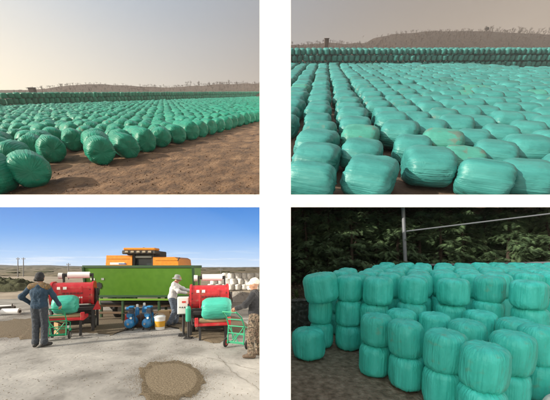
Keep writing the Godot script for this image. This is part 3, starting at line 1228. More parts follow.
func white_bales() -> void:
	var film := film_mat("white_wrap", 81, lin(0.72, 0.73, 0.74), lin(0.82, 0.83, 0.83), lin(0.5, 0.46, 0.4), -0.05, 0.5, film_normal(15), 0.5)
	var r := RandomNumberGenerator.new()
	r.seed = 9
	var ms: Array = film_meshes["drum"]
	var d := 23.0
	for l in 3:
		for k in 12:
			if l == 2 and (k < 2 or k > 9):
				continue
			var p := at3(211.0 + k * 6.6 + (2.6 if l == 1 else 0.0), 290, d)
			var z := -d - (k % 3) * 0.12 - l * 0.1
			var bs := basis_for(Vector3.UP, Vector3.FORWARD.rotated(Vector3.UP, r.randf() * 6.0), 0.54, 0.48, 0.54)
			var o := bale("white_bale", ms[k % 5], film, Transform3D(bs, Vector3(p.x, YG + 0.24 + l * 0.42, z)),
				["white wrapped bale in the ground layer of the far white stack", "white wrapped bale in the middle layer of the far white stack", "white wrapped bale topmost on the far white stack"][l], "bales of the far white stack, layer %d" % (l + 1))
			o.set_meta("group", ["ground layer of the white stack", "middle layer of the white stack", "top layer of the white stack"][l])
	var sheet := rough_mat("crumpled_film", 83, 0.04, [[0.0, lin(0.3, 0.27, 0.24)], [0.5, lin(0.5, 0.47, 0.44)], [1.0, lin(0.7, 0.69, 0.68)]], 0.5, 0.5, 6.0, 0.06)
	ground_patch("film_heap", sheet, px_outline_at([[226, 298], [232, 292.5], [243, 292], [252, 294], [256, 299], [246, 302], [234, 302]]), YG, 0.2, 19, "crumpled heap of grey-white waste film on the dirt", "heap")

func px_outline_at(pts: Array) -> Array:
	return px_outline(pts)

func far_green_bales() -> void:
	var ms: Array = film_meshes["drum"]
	var k := 0
	for p in [[47.5, 289.5], [56.5, 289.0]]:
		var bs := basis_for(Vector3(1, 0, 0.2), Vector3.UP, 0.6, 0.62, 0.56)
		var q := at3(p[0], p[1], 17.4)
		bale("silage_bale", ms[k], M["teal_film"], Transform3D(bs, Vector3(q.x, YG + 0.5, q.z)), ["teal wrapped bale in a pair beyond the navy-sweatered man", "teal wrapped bale of a pair nearer the red baler hood"][k], "pair of bales behind the red baler")
		k += 1
	var b := MB.new()
	for s in [-1.0, 1.0]:
		b.box(Vector3(s * 0.42, 0.1, 0), Vector3(0.08, 0.2, 0.6), 0.01)
	b.box(Vector3(0, 0.205, 0), Vector3(1.25, 0.025, 0.7), 0.005)
	var o := obj("pallet", b, mat("pallet_wood", lin(0.2, 0.14, 0.085), 0.9))
	var q := at3(52, 289, 17.4)
	o.position = Vector3(q.x, YG, q.z)
	meta(o, "low wooden pallet under a pair of teal bales", "pallet")

func carton(p: Vector3, size: Vector3, yaw: float, label: String) -> void:
	var card := mat("cardboard", lin(0.42, 0.28, 0.15), 0.9)
	var t := thing("cardboard_box", stand(p, yaw), label, "box")
	var b := MB.new()
	b.box(Vector3(0, size.y * 0.5, 0), size, 0.006)
	obj("body", b, card, t)
	for s in [-1.0, 1.0]:
		b = MB.new()
		b.box(Vector3(s * size.x * 0.62, size.y * 0.93, 0), Vector3(size.x * 0.36, 0.006, size.z * 0.98), 0.0, Basis(Vector3.BACK, -s * 0.7))
		obj("flap", b, card, t)

# ---- the green bin between the balers
func feeder_bin() -> void:
	var d := 10.2
	var x0 := (86.0 - CX) / F * d
	var x1 := (195.0 - CX) / F * d
	var yt := (CY - 267.0) / F * d
	var yb := (CY - 296.0) / F * d
	var w := x1 - x0
	var t := thing("feed_bin", Transform3D(Basis.IDENTITY, Vector3((x0 + x1) * 0.5, YG + 0.01, -d)), "long green steel feed bin on legs between the two red balers", "bin")
	var green := rough_mat("green_paint", 91, 0.02, [[0.0, lin(0.055, 0.15, 0.008)], [0.5, lin(0.066, 0.175, 0.01)], [0.9, lin(0.075, 0.185, 0.014)], [1.0, lin(0.12, 0.19, 0.05)]], 0.35, 0.4)
	var dark := mat("dark_green_paint", lin(0.012, 0.05, 0.014), 0.5)
	var lime := mat("lime_paint", lin(0.13, 0.27, 0.02), 0.5)
	var h0 := yb - YG
	var h1 := yt - YG
	var steel := mat("black_steel", lin(0.02, 0.02, 0.022), 0.5)
	var b := MB.new()
	# front plate leans outwards towards its rim
	b.poly([Vector3(-w / 2 + 0.05, h0 + 0.02, 0), Vector3(w / 2 - 0.05, h0 + 0.02, 0), Vector3(w / 2 - 0.03, h1 - 0.04, 0.16), Vector3(-w / 2 + 0.03, h1 - 0.04, 0.16)], Vector3(0, -0.15, 1).normalized())
	b.poly([Vector3(-w / 2 + 0.05, h0 + 0.02, -0.03), Vector3(w / 2 - 0.05, h0 + 0.02, -0.03), Vector3(w / 2 - 0.03, h1 - 0.04, 0.13), Vector3(-w / 2 + 0.03, h1 - 0.04, 0.13)], Vector3(0, 0.15, -1).normalized())
	obj("front_plate", b, green, t)
	b = MB.new()
	b.poly([Vector3(-w / 2 + 0.05, h0, -0.75), Vector3(w / 2 - 0.05, h0, -0.75), Vector3(w / 2 - 0.03, h1 - 0.05, -0.85), Vector3(-w / 2 + 0.03, h1 - 0.05, -0.85)], Vector3.BACK)
	obj("back_plate", b, green, t)
	for s in [-1.0, 1.0]:
		b = MB.new()
		b.prism([Vector2(-0.02, h0), Vector2(0.16, h1), Vector2(-0.85, h1), Vector2(-0.75, h0)], -0.015, 0.015)
		var o := obj("end_plate", b, green, t)
		o.transform = Transform3D(Basis(Vector3(0, 0, 1), Vector3(0, 1, 0), Vector3(-1, 0, 0)), Vector3(s * (w / 2 - 0.02), 0, 0))
	b = MB.new()
	b.box(Vector3(0, h0, -0.37), Vector3(w - 0.12, 0.03, 0.74), 0.0)
	obj("floor_plate", b, dark, t)
	b = MB.new()
	b.box(Vector3(0, h1, 0.15), Vector3(w + 0.04, 0.09, 0.07), 0.012)
	b.box(Vector3(0, h1, -0.85), Vector3(w + 0.04, 0.09, 0.07), 0.012)
	for s in [-1.0, 1.0]:
		b.box(Vector3(s * (w / 2 - 0.01), h1, -0.35), Vector3(0.07, 0.09, 0.93), 0.012)
	obj("rim", b, dark, t)
	for s in [-1.0, 1.0]:
		b = MB.new()
		b.box(Vector3(s * (w / 2 - 0.02), (h0 + h1) / 2, 0.09), Vector3(0.075, h1 - h0, 0.1), 0.012, Basis(Vector3.RIGHT, 0.16))
		obj("corner_post", b, dark, t)
	b = MB.new()
	b.box(Vector3(0, h0 - 0.02, 0.02), Vector3(w - 0.06, 0.08, 0.08), 0.01)
	obj("lower_rail", b, dark, t)
	b = MB.new()
	b.box(Vector3(0, h0 - 0.13, 0.0), Vector3(w - 0.2, 0.07, 0.07), 0.01)
	obj("lime_rail", b, lime, t)
	# a few shallow pressed ribs on the front plate
	# legs, axle beam, rollers under the bin
	for x in [-w / 2 + 0.12, -w / 6, w / 6, w / 2 - 0.12]:
		for z in [-0.05, -0.7]:
			b = MB.new()
			b.box(Vector3(x, h0 / 2, z), Vector3(0.08, h0, 0.08), 0.01)
			obj("leg", b, lime if x > 1.0 and z > -0.5 else dark, t)
	var rust := mat("rusty_beam", lin(0.12, 0.075, 0.045), 0.85)
	for q in [[0.5, -0.25], [0.28, -0.1]]:
		b = MB.new()
		b.box(Vector3(0, q[0], q[1]), Vector3(w - 0.35, 0.07, 0.1), 0.01)
		obj("cross_beam", b, rust, t)
	b = MB.new()
	b.tube(Vector3(-w / 2 + 0.2, h0 - 0.3, -0.6), Vector3(w / 2 - 0.2, h0 - 0.3, -0.6), 0.09, 0.09, 14)
	obj("auger_tube", b, steel, t)
	for x in [-w * 0.31, w * 0.31]:
		var wh := wheel(Vector3(x, 0.3, -0.75), 0.3, 0.16, t)
	# marks on the plate: a small white notice, a grey one and a dark splash of oil
	var stick := mat("notice_white", lin(0.7, 0.7, 0.66), 0.6)
	var nn := Vector3(0, -0.13, 1).normalized()
	var on := func(px: float, py: float) -> Vector3:
		var y := (CY - py) / F * d - YG
		return Vector3((px - CX) / F * d - (x0 + x1) * 0.5, y, lerpf(0.0, 0.16, (y - h0) / (h1 - h0)) + 0.012)
	for q in [[94.5, 279.3, 0.14, 0.07, stick], [104.5, 279.2, 0.09, 0.07, mat("notice_grey", lin(0.3, 0.32, 0.3), 0.6)]]:
		b = MB.new()
		b.box(on.call(q[0], q[1]), Vector3(q[2], q[3], 0.006), 0.0, Basis(Vector3.RIGHT, 0.16))
		obj("notice", b, q[4], t)
	b = MB.new()
	for q in [[100.0, 284.5, 0.07], [101.5, 286.0, 0.06], [100.8, 287.6, 0.05], [99.2, 286.4, 0.035], [102.2, 284.0, 0.03], [100.4, 283.0, 0.025]]:
		var c: Vector3 = on.call(q[0], q[1])
		b.tube(c - nn * 0.004, c + nn * 0.004, q[2], q[2], 9)
	obj("dark_splash", b, steel, t)

func wheel(at: Vector3, r: float, wide: float, t: Node3D, hub: Material = null) -> Node3D:
	if not M.has("rubber"):
		mat("rubber", lin(0.02, 0.02, 0.02), 0.9)
		mat("hub_grey", lin(0.25, 0.25, 0.25), 0.5, 0.4)
	var w := MB.new()
	var prof := []
	for k in 13:
		var a := lerpf(-0.5, 0.5, k / 12.0)
		prof.append(Vector2(r * (1.0 - 0.22 * pow(absf(a * 2.0), 3.0)), a * wide))
	prof.append(Vector2(r * 0.6, wide * 0.45))
	prof.push_front(Vector2(r * 0.6, -wide * 0.45))
	w.xf = Transform3D(Basis(Vector3.BACK, PI / 2), at)
	w.lathe(prof, 24)
	var o := obj("wheel", w, M["rubber"], t)
	w = MB.new()
	w.xf = Transform3D(Basis(Vector3.BACK, PI / 2), at)
	w.lathe([Vector2(0.0, -wide * 0.3), Vector2(r * 0.3, -wide * 0.34), Vector2(r * 0.6, -wide * 0.42), Vector2(r * 0.6, wide * 0.42), Vector2(r * 0.3, wide * 0.34), Vector2(0.0, wide * 0.3)], 20)
	obj("hub", w, hub if hub else M["hub_grey"], o)
	return o

# ---- orange harvester behind the bin
func harvester() -> void:
	var d := 12.3
	var orange := rough_mat("orange_paint", 95, 0.02, [[0.0, lin(0.62, 0.20, 0.012)], [1.0, lin(0.78, 0.29, 0.025)]], 0.7, 0.42)
	var black := mat("machine_black", lin(0.018, 0.018, 0.02), 0.55)
	var glass := mat("cab_glass", lin(0.03, 0.04, 0.05), 0.12)
	var xm := (142.0 - CX) / F * d
	var t := thing("harvester", Transform3D(Basis.IDENTITY, Vector3(xm, YG + 0.01, -d)), "orange harvesting machine with a dark roofed cab behind the green bin", "harvester")
	var px := func(p: float) -> float: return (p - CX) / F * d - xm
	var py := func(p: float) -> float: return (CY - p) / F * d - YG
	# the two orange housings, their top edges sloping outwards
	for q in [[104.0, 132.0, 255.6, -1.0], [153.0, 181.5, 257.2, 1.0]]:
		var b := MB.new()
		var a: float = px.call(q[0])
		var e: float = px.call(q[1])
		var yt: float = py.call(q[2])
		var out := [Vector2(a, 0.9), Vector2(e, 0.9), Vector2(e, yt), Vector2(a + 0.1, yt)] if q[3] < 0 else [Vector2(a, 0.9), Vector2(e, 0.9), Vector2(e - 0.16, yt - 0.08), Vector2(e - 0.3, yt), Vector2(a, yt)]
		b.prism(out, -1.9, 0.0)
		obj("housing", b, orange, t)
		b = MB.new()
		b.box(Vector3((a + e) / 2, yt - 0.14, 0.01), Vector3(e - a - 0.22, 0.02, 0.02), 0.004)
		obj("seam", b, orange, t)
	var b := MB.new()
	b.box(Vector3(px.call(117.5), py.call(263.8), 0.008), Vector3(0.6, 0.09, 0.012), 0.0)
	var lab := obj("name_plate", b, mat("plate_white", lin(0.75, 0.75, 0.73), 0.5), t)
	b = MB.new()
	for k in 7:
		b.box(Vector3(px.call(120.8) + k * 0.045 - 0.06, py.call(264.1), 0.017), Vector3(0.03, 0.05, 0.006), 0.0)
	obj("blue_print", b, mat("print_blue", lin(0.03, 0.08, 0.3), 0.6), lab)
	# cab: dark box with side posts, a pale visor and a broad roof with orange lamps
	b = MB.new()
	b.box(Vector3(px.call(142.5), 1.55, -0.9), Vector3(0.86, 1.95, 1.3), 0.03)
	obj("cab_body", b, black, t)
	b = MB.new()
	b.box(Vector3(px.call(142.5), py.call(263.3), -0.245), Vector3(0.74, 0.34, 0.02), 0.004)
	obj("cab_window", b, glass, t)
	for x in [133.0, 152.2]:
		b = MB.new()
		b.box(Vector3(px.call(x), (0.9 + py.call(254.0)) / 2, -0.1), Vector3(0.09, py.call(254.0) - 0.9, 0.12), 0.012)
		obj("cab_post", b, black, t)
	b = MB.new()
	b.box(Vector3(px.call(142.5), py.call(257.0), -0.16), Vector3(0.76, 0.1, 0.1), 0.03)
	obj("visor", b, mat("visor_pale", lin(0.5, 0.52, 0.5), 0.5), t)
	b = MB.new()
	b.box(Vector3(px.call(140.5), py.call(252.6), -0.12), Vector3(1.36, 0.15, 0.6), 0.03)
	b.box(Vector3(px.call(140.5), py.call(254.6), -0.35), Vector3(1.2, 0.06, 0.5), 0.02)
	obj("roof", b, mat("roof_grey", lin(0.045, 0.04, 0.038), 0.6), t)
	b = MB.new()
	b.box(Vector3(px.call(140.5), py.call(249.4), -0.12), Vector3(1.30, 0.1, 0.5), 0.03)
	obj("roof_panel", b, orange, t)
	for k in 5:
		b = MB.new()
		b.box(Vector3(px.call(129.0 + k * 5.7), py.call(252.2), 0.195), Vector3(0.13, 0.08, 0.04), 0.012)
		obj("work_lamp", b, mat("lamp_glass", lin(0.35, 0.3, 0.22), 0.2), t)
	b = MB.new()
	b.tube(Vector3(px.call(139.6), py.call(249.2), -0.4), Vector3(px.call(139.6), py.call(247.2), -0.4), 0.045, 0.035, 10)
	obj("beacon", b, mat("beacon_red", lin(0.25, 0.03, 0.02), 0.35), t)
	b = MB.new()
	b.box(Vector3(0, 0.78, -0.9), Vector3(2.9, 0.26, 1.5), 0.03)
	obj("chassis", b, black, t)
	for x in [-1.25, 1.25]:
		for z in [-0.4, -1.6]:
			wheel(Vector3(x, 0.5, z), 0.5, 0.34, t)
	b = MB.new()
	b.path([Vector3(px.call(178.0), py.call(261.0), 0.02), Vector3(px.call(179.5), py.call(258.0), 0.05), Vector3(px.call(180.6), py.call(258.6), 0.05)], 0.018)
	obj("hook", b, black, t)

# ---- red baler: hood, film roll, bale table, frame
func baler(p: Vector3, yaw: float, label: String, n: int) -> void:
	var t := thing("baler", stand(p, yaw), label, "baler", "red balers fed by the green bin")
	var red := rough_mat("red_paint", 97, 0.02, [[0.0, lin(0.34, 0.008, 0.012)], [0.5, lin(0.44, 0.012, 0.02)], [0.68, lin(0.47, 0.02, 0.028)], [0.8, lin(0.36, 0.07, 0.05)], [1.0, lin(0.3, 0.16, 0.1)]], 0.5, 0.45)
	var black: Material = M["black_steel"]
	var white := mat("roll_white", lin(0.78, 0.79, 0.8), 0.4)
	var b := MB.new()
	# hood: many-sided drum seen end-on, broad face to the front
	var h := []
	for k in 24:
		var a := TAU * (k + 0.5) / 24.0
		var c := cos(a)
		var e := sin(a)
		h.append(Vector2(0.19 + signf(c) * pow(absf(c), 0.62) * 0.32, 0.90 + signf(e) * pow(absf(e), 0.62) * 0.31))
	b.xf = Transform3D(Basis(Vector3(0, 0, 1), Vector3(0, 1, 0), Vector3(1, 0, 0)), Vector3(0, 0, 0))
	b.prism(h, -0.5, 0.5)
	var hood := obj("hood", b, red, t)
	for s in [-1.0, 1.0]:
		b = MB.new()
		b.xf = Transform3D(Basis(Vector3(0, 0, 1), Vector3(0, 1, 0), Vector3(1, 0, 0)), Vector3(0, 0, 0))
		var rim := []
		for q in h:
			rim.append(q * 1.0 + (q - Vector2(0.19, 0.90)).normalized() * 0.035)
		b.prism(rim, s * 0.47, s * 0.52)
		obj("flange", b, red, t)
	for q in [-0.25, 0.25]:
		b = MB.new()
		b.box(Vector3(q, 0.87, 0.508), Vector3(0.035, 0.5, 0.016), 0.004)
		obj("strap", b, red, hood)
	for q in [[-0.45, 1.02], [-0.45, 0.72], [0.45, 1.02], [0.45, 0.72], [-0.45, 0.87], [0.45, 0.87]]:
		b = MB.new()
		b.tube(Vector3(q[0], q[1], 0.5), Vector3(q[0], q[1], 0.525), 0.014, 0.014, 8)
		obj("bolt", b, black, hood)
	b = MB.new()
	b.box(Vector3(0.56, 0.78, 0.14), Vector3(0.07, 0.5, 0.34), 0.03)
	obj("belt_guard", b, mat("guard_black", lin(0.03, 0.028, 0.028), 0.55), t)
	b = MB.new()
	b.tube(Vector3(0.6, 0.92, 0.14), Vector3(0.63, 0.92, 0.14), 0.1, 0.1, 18)
	obj("pulley", b, mat("guard_black", lin(0.03, 0.028, 0.028), 0.55), t)
	# print on the front of the hood: a dark line above a white line
	b = MB.new()
	for k in 6:
		b.box(Vector3(-0.18 + k * 0.085, 0.92, 0.512), Vector3(0.06, 0.05, 0.01), 0.0)
	obj("dark_lettering", b, mat("print_dark_red", lin(0.14, 0.01, 0.012), 0.6), hood)
	b = MB.new()
	for k in 9:
		b.box(Vector3(-0.17 + k * 0.052, 0.80, 0.512), Vector3(0.034, 0.042, 0.01), 0.0)
	obj("white_lettering", b, mat("print_white", lin(0.6, 0.58, 0.58), 0.6), hood)
	for k in 2:
		b = MB.new()
		b.box(Vector3(-0.30 + k * 0.14, 1.07, 0.502), Vector3(0.085, 0.075, 0.012), 0.002, Basis(Vector3.RIGHT, -0.2))
		obj("sticker", b, M["notice_white"], hood)
	# film roll on its holder
	b = MB.new()
	b.tube(Vector3(-0.2, 1.42, 0.0), Vector3(0.36, 1.42, 0.0), 0.095, 0.095, 22)
	var roll := obj("film_roll", b, white, t)
	b = MB.new()
	b.tube(Vector3(-0.27, 1.42, 0), Vector3(-0.2, 1.42, 0), 0.05, 0.05, 14)
	b.tube(Vector3(0.36, 1.42, 0), Vector3(0.41, 1.42, 0), 0.05, 0.05, 14)
	obj("core", b, black, roll)
	for x in [-0.3, 0.43]:
		b = MB.new()
		b.box(Vector3(x, 1.34, 0), Vector3(0.04, 0.26, 0.12), 0.008)
		obj("roll_bracket", b, black, t)
	if n == 0 or n == 1:
		b = MB.new()
		b.tube(Vector3(-0.33, 1.4, 0.0), Vector3(-0.43, 1.4, 0.0), 0.09, 0.09, 16)
		obj("brake_disc", b, mat("disc_white", lin(0.6, 0.6, 0.6), 0.5), t)
	# frame
	b = MB.new()
	for z in [-0.34, 0.36]:
		b.box(Vector3(0, 0.45, z), Vector3(1.1, 0.08, 0.08), 0.01)
	obj("chassis", b, black, t)
	for x in [-0.5, 0.5]:
		for z in [-0.34, 0.36]:
			b = MB.new()
			b.box(Vector3(x, 0.21, z), Vector3(0.07, 0.42, 0.07), 0.008)
			obj("leg", b, black, t)
	b = MB.new()
	b.box(Vector3(0.0, 0.3, -0.1), Vector3(0.9, 0.26, 0.5), 0.02)
	obj("gearbox", b, mat("gear_black", lin(0.028, 0.025, 0.024), 0.7), t)
	# bale table in front with rollers
	b = MB.new()
	b.box(Vector3(-0.02 + 0.1 * n, 0.28, 0.72), Vector3(0.86, 0.07, 0.12), 0.012)
	b.box(Vector3(-0.02 + 0.1 * n, 0.28, 1.06), Vector3(0.86, 0.07, 0.12), 0.012)
	for s in [-1.0, 1.0]:
		b.box(Vector3(s * 0.4 - 0.02 + 0.1 * n, 0.29, 0.85), Vector3(0.08, 0.09, 0.6), 0.012)
		b.box(Vector3(s * 0.4 - 0.02 + 0.1 * n, 0.38, 1.1), Vector3(0.09, 0.16, 0.09), 0.012)
	obj("bale_table", b, red, t)
	for z in [0.78, 1.0]:
		b = MB.new()
		b.tube(Vector3(-0.36 + 0.1 * n, 0.35, z), Vector3(0.34 + 0.1 * n, 0.35, z), 0.045, 0.045, 12)
		obj("roller", b, mat("roller_tan", lin(0.3, 0.22, 0.12), 0.7), t)
	for x in [-0.34, 0.3]:
		b = MB.new()
		b.box(Vector3(x + 0.1 * n, 0.13, 0.92), Vector3(0.06, 0.26, 0.06), 0.006)
		obj("table_leg", b, black, t)
	b = MB.new()
	b.path([Vector3(0.55, 0.5, 0.35), Vector3(0.62, 0.8, 0.38), Vector3(0.56, 1.0, 0.3), Vector3(0.45, 1.1, 0.2)], 0.02)
	obj("hose", b, M["gear_black"], t)
	b = MB.new()
	b.path([Vector3(-0.5, 0.5, 0.4), Vector3(-0.45, 0.2, 0.55), Vector3(-0.1, 0.06, 0.6), Vector3(0.3, 0.04, 0.5)], 0.018)
	obj("hose", b, M["gear_black"], t)
	if n == 0:
		b = MB.new()
		b.prism([Vector2(0.5, 0.42), Vector2(0.7, 0.42), Vector2(0.62, 0.68)], 0.3, 0.42)
		obj("corner_guard", b, red, t)
	# works below the drum: drive housing, tyres, cross bars
	b = MB.new()
	b.box(Vector3(0.05, 0.16, 0.02), Vector3(0.78, 0.34, 0.4), 0.03)
	obj("drive_housing", b, M["gear_black"], t)
	b = MB.new()
	b.tube(Vector3(-0.42, 0.22, 0.3), Vector3(0.5, 0.22, 0.3), 0.06, 0.06, 12)
	obj("drive_shaft", b, mat("oily_steel", lin(0.06, 0.055, 0.05), 0.45, 0.5), t)
	for q in [-0.22, 0.2]:
		b = MB.new()
		b.tube(Vector3(q, 0.22, 0.3), Vector3(q + 0.05, 0.22, 0.3), 0.13, 0.13, 18)
		obj("sprocket", b, mat("sprocket_rust", lin(0.11, 0.06, 0.035), 0.7), t)
	b = MB.new()
	b.box(Vector3(0.0, 0.2, 0.62), Vector3(0.9, 0.05, 0.05), 0.006)
	obj("cross_bar", b, black, t)
	# the whole stands on tall legs
	var dy: float = [0.2, 0.14][n]
	for c in t.get_children():
		if c.name.begins_with("leg"):
			c.scale.y = 1.0 + dy / 0.42
		elif c.name.begins_with("table_leg"):
			c.scale.y = 1.0 + dy / 0.26
		else:
			c.position.y += dy
	for x in [-0.46, 0.46]:
		wheel(Vector3(x, 0.2, -0.05), 0.2, 0.12, t)
	# the bale being wrapped
	var x := 0.1 * n + (-0.05 if n == 0 else 0.08)
	var bs := basis_for(Vector3(1, 0, 0.05), Vector3(0, 1, 0.1), 0.62, 0.74, 0.56) if n == 1 else basis_for(Vector3(1, 0, 0.1), Vector3(0, 1, 0.1), 0.52, 0.56, 0.5)
	var o := bale("silage_bale", film_meshes["cushion"][2 + n], M["yard_film"], stand(p, yaw) * Transform3D(bs, Vector3(x, 0.655 + dy, 0.88)),
		["mint wrapped bale on the red table by the navy-sweatered man", "mint wrapped bale on the red table by the control box"][n], "bales on the baler tables")
	if n == 1:
		# grey control box on a post, and a small green gas cylinder
		var c := thing("control_box", stand(p + Vector3(-0.62, 0, 0.42), yaw).translated(Vector3(0, 0.0, 0)), "pale grey control box on a post beside the red baler", "control box")
		b = MB.new()
		b.box(Vector3(0, 0.82, 0), Vector3(0.3, 0.46, 0.17), 0.012)
		var body := obj("body", b, mat("box_grey", lin(0.62, 0.64, 0.62), 0.5), c)
		b = MB.new()
		b.box(Vector3(0, 0.82, 0.09), Vector3(0.26, 0.42, 0.012), 0.004)
		obj("door", b, M["box_grey"], body)
		b = MB.new()
		b.box(Vector3(0.02, 0.92, 0.098), Vector3(0.1, 0.05, 0.006), 0.0)
		obj("red_notice", b, mat("notice_red", lin(0.5, 0.05, 0.04), 0.6), c)
		b = MB.new()
		for k in 3:
			b.tube(Vector3(-0.08 + k * 0.06, 0.78, 0.095), Vector3(-0.08 + k * 0.06, 0.78, 0.112), 0.016, 0.016, 10)
		obj("button", b, black, c)
		b = MB.new()
		b.tube(Vector3(0, 0, -0.02), Vector3(0, 0.6, -0.02), 0.03, 0.03, 10)
		b.box(Vector3(0, 0.012, -0.02), Vector3(0.26, 0.024, 0.26), 0.004)
		obj("post", b, black, c)
		var cy := thing("gas_cylinder", stand(p + Vector3(-0.40, 0, 0.72), 0), "small teal-green cylinder standing beside the wrapped bale", "cylinder")
		b = MB.new()
		b.lathe([Vector2(0.0, 0.44), Vector2(0.06, 0.44), Vector2(0.07, 0.48), Vector2(0.07, 0.78), Vector2(0.05, 0.83), Vector2(0.0, 0.84)], 18)
		obj("body", b, mat("cylinder_green", lin(0.03, 0.3, 0.2), 0.4), cy)
		b = MB.new()
		b.tube(Vector3(0, 0.83, 0), Vector3(0, 0.9, 0), 0.02, 0.02, 8)
		obj("valve", b, black, cy)
		b = MB.new()
		b.tube(Vector3(0, 0.0, 0), Vector3(0, 0.45, 0), 0.025, 0.025, 8)
		b.box(Vector3(0, 0.01, 0), Vector3(0.2, 0.02, 0.2), 0.004)
		obj("stand", b, black, cy)

# ---- blue compressors and bottles
func compressor(p: Vector3, label: String, group: String, with_red: bool) -> void:
	var blue := mat("blue_paint", lin(0.012, 0.15, 0.36), 0.32)
	var black: Material = M["black_steel"]
	var t := thing("air_compressor", stand(p, 0.15 if with_red else -0.1), label, "compressor", group)
	var b := MB.new()
	b.xf = Transform3D(Basis(Vector3.RIGHT, PI / 2), Vector3(0, 0.2, 0))
	b.lathe([Vector2(0, -0.3), Vector2(0.07, -0.285), Vector2(0.12, -0.25), Vector2(0.145, -0.2), Vector2(0.145, 0.2), Vector2(0.12, 0.25), Vector2(0.07, 0.285), Vector2(0, 0.3)], 28)
	var tank := obj("tank", b, blue, t)
	b = MB.new()
	b.tube(Vector3(0, 0.2, 0.28), Vector3(0, 0.2, 0.325), 0.03, 0.03, 10)
	obj("plug", b, M["hub_grey"], tank)
	for x in [-0.1, 0.1]:
		for z in [-0.2, 0.2]:
			b = MB.new()
			b.box(Vector3(x, 0.035, z), Vector3(0.04, 0.07, 0.05), 0.005)
			obj("foot", b, black, t)
	b = MB.new()
	b.tube(Vector3(-0.02, 0.43, -0.12), Vector3(-0.02, 0.43, 0.16), 0.075, 0.075, 18)
	for k in 6:
		b.tube(Vector3(-0.02, 0.43, -0.1 + k * 0.035), Vector3(-0.02, 0.43, -0.09 + k * 0.035), 0.09, 0.09, 18)
	obj("motor", b, blue, t)
	b = MB.new()
	b.box(Vector3(0.02, 0.56, 0.05), Vector3(0.12, 0.14, 0.13), 0.015)
	for k in 4:
		b.box(Vector3(0.02, 0.51 + k * 0.03, 0.05), Vector3(0.16, 0.01, 0.17), 0.0)
	obj("pump_head", b, mat("pump_dark", lin(0.05, 0.06, 0.08), 0.45, 0.4), t)
	b = MB.new()
	b.box(Vector3(0.02, 0.67, 0.05), Vector3(0.15, 0.06, 0.15), 0.02)
	b.tube(Vector3(-0.12, 0.62, 0.05), Vector3(-0.04, 0.62, 0.05), 0.05, 0.05, 14)
	obj("air_filter", b, blue, t)
	b = MB.new()
	b.path([Vector3(-0.16, 0.22, 0.2), Vector3(-0.17, 0.5, 0.22), Vector3(0.15, 0.5, 0.22), Vector3(0.16, 0.22, 0.2)], 0.012, 8)
	obj("carry_frame", b, black, t)
	b = MB.new()
	b.tube(Vector3(0.05, 0.36, 0.2), Vector3(0.05, 0.36, 0.235), 0.032, 0.032, 14)
	obj("gauge", b, mat("gauge_white", lin(0.6, 0.62, 0.62), 0.4), t)
	if with_red:
		var e := thing("red_bottle", stand(p + Vector3(-0.20, 0, -0.14), 0.0), "red extinguisher bottle standing behind a blue compressor", "bottle")
		b = MB.new()
		b.lathe([Vector2(0, 0), Vector2(0.055, 0), Vector2(0.06, 0.03), Vector2(0.06, 0.38), Vector2(0.03, 0.45), Vector2(0, 0.45)], 16)
		obj("body", b, mat("bottle_red", lin(0.4, 0.02, 0.02), 0.35), e)
		b = MB.new()
		b.tube(Vector3(0, 0.45, 0), Vector3(0, 0.5, 0), 0.02, 0.015, 8)
		obj("valve", b, black, e)

func blue_bottles() -> void:
	var black: Material = M["black_steel"]
	var k := 0
	for p in [[137.3, 328.5, 9.35, 0.62], [144.4, 328.0, 9.4, 0.66]]:
		var t := thing("gas_bottle", stand(at3(p[0], p[1], p[2])), ["slim blue gas bottle with a white cap beside the dark gap", "slim blue gas bottle with a white cap touching a compressor"][k], "bottle", "slim blue bottles between the compressors")
		var h: float = p[3]
		var b := MB.new()
		b.lathe([Vector2(0, 0), Vector2(0.062, 0), Vector2(0.065, 0.02), Vector2(0.065, h - 0.1), Vector2(0.05, h - 0.04), Vector2(0.03, h), Vector2(0, h)], 18)
		obj("body", b, M["blue_paint"], t)
		b = MB.new()
		b.lathe([Vector2(0, h - 0.005), Vector2(0.036, h - 0.005), Vector2(0.036, h + 0.07), Vector2(0, h + 0.08)], 14)
		obj("cap", b, M["gauge_white"], t)
		k += 1
	# dark sack standing between them
	var b := MB.new()
	b.nets([[Vector3(-0.06, 0.1, 0), Vector3(0.06, 0.1, 0), 0.12, 0.12], [Vector3(-0.05, 0.3, 0), Vector3(0.05, 0.32, 0), 0.1, 0.1]], 0.02, 0.06)
	var o := obj("dark_sack", b, mat("sack_brown", lin(0.06, 0.03, 0.022), 0.9))
	o.transform = stand(at3(140.8, 328.5, 9.3))
	o.position.y -= 0.02
	meta(o, "dark brown sack slumped between slim blue bottles", "sack")

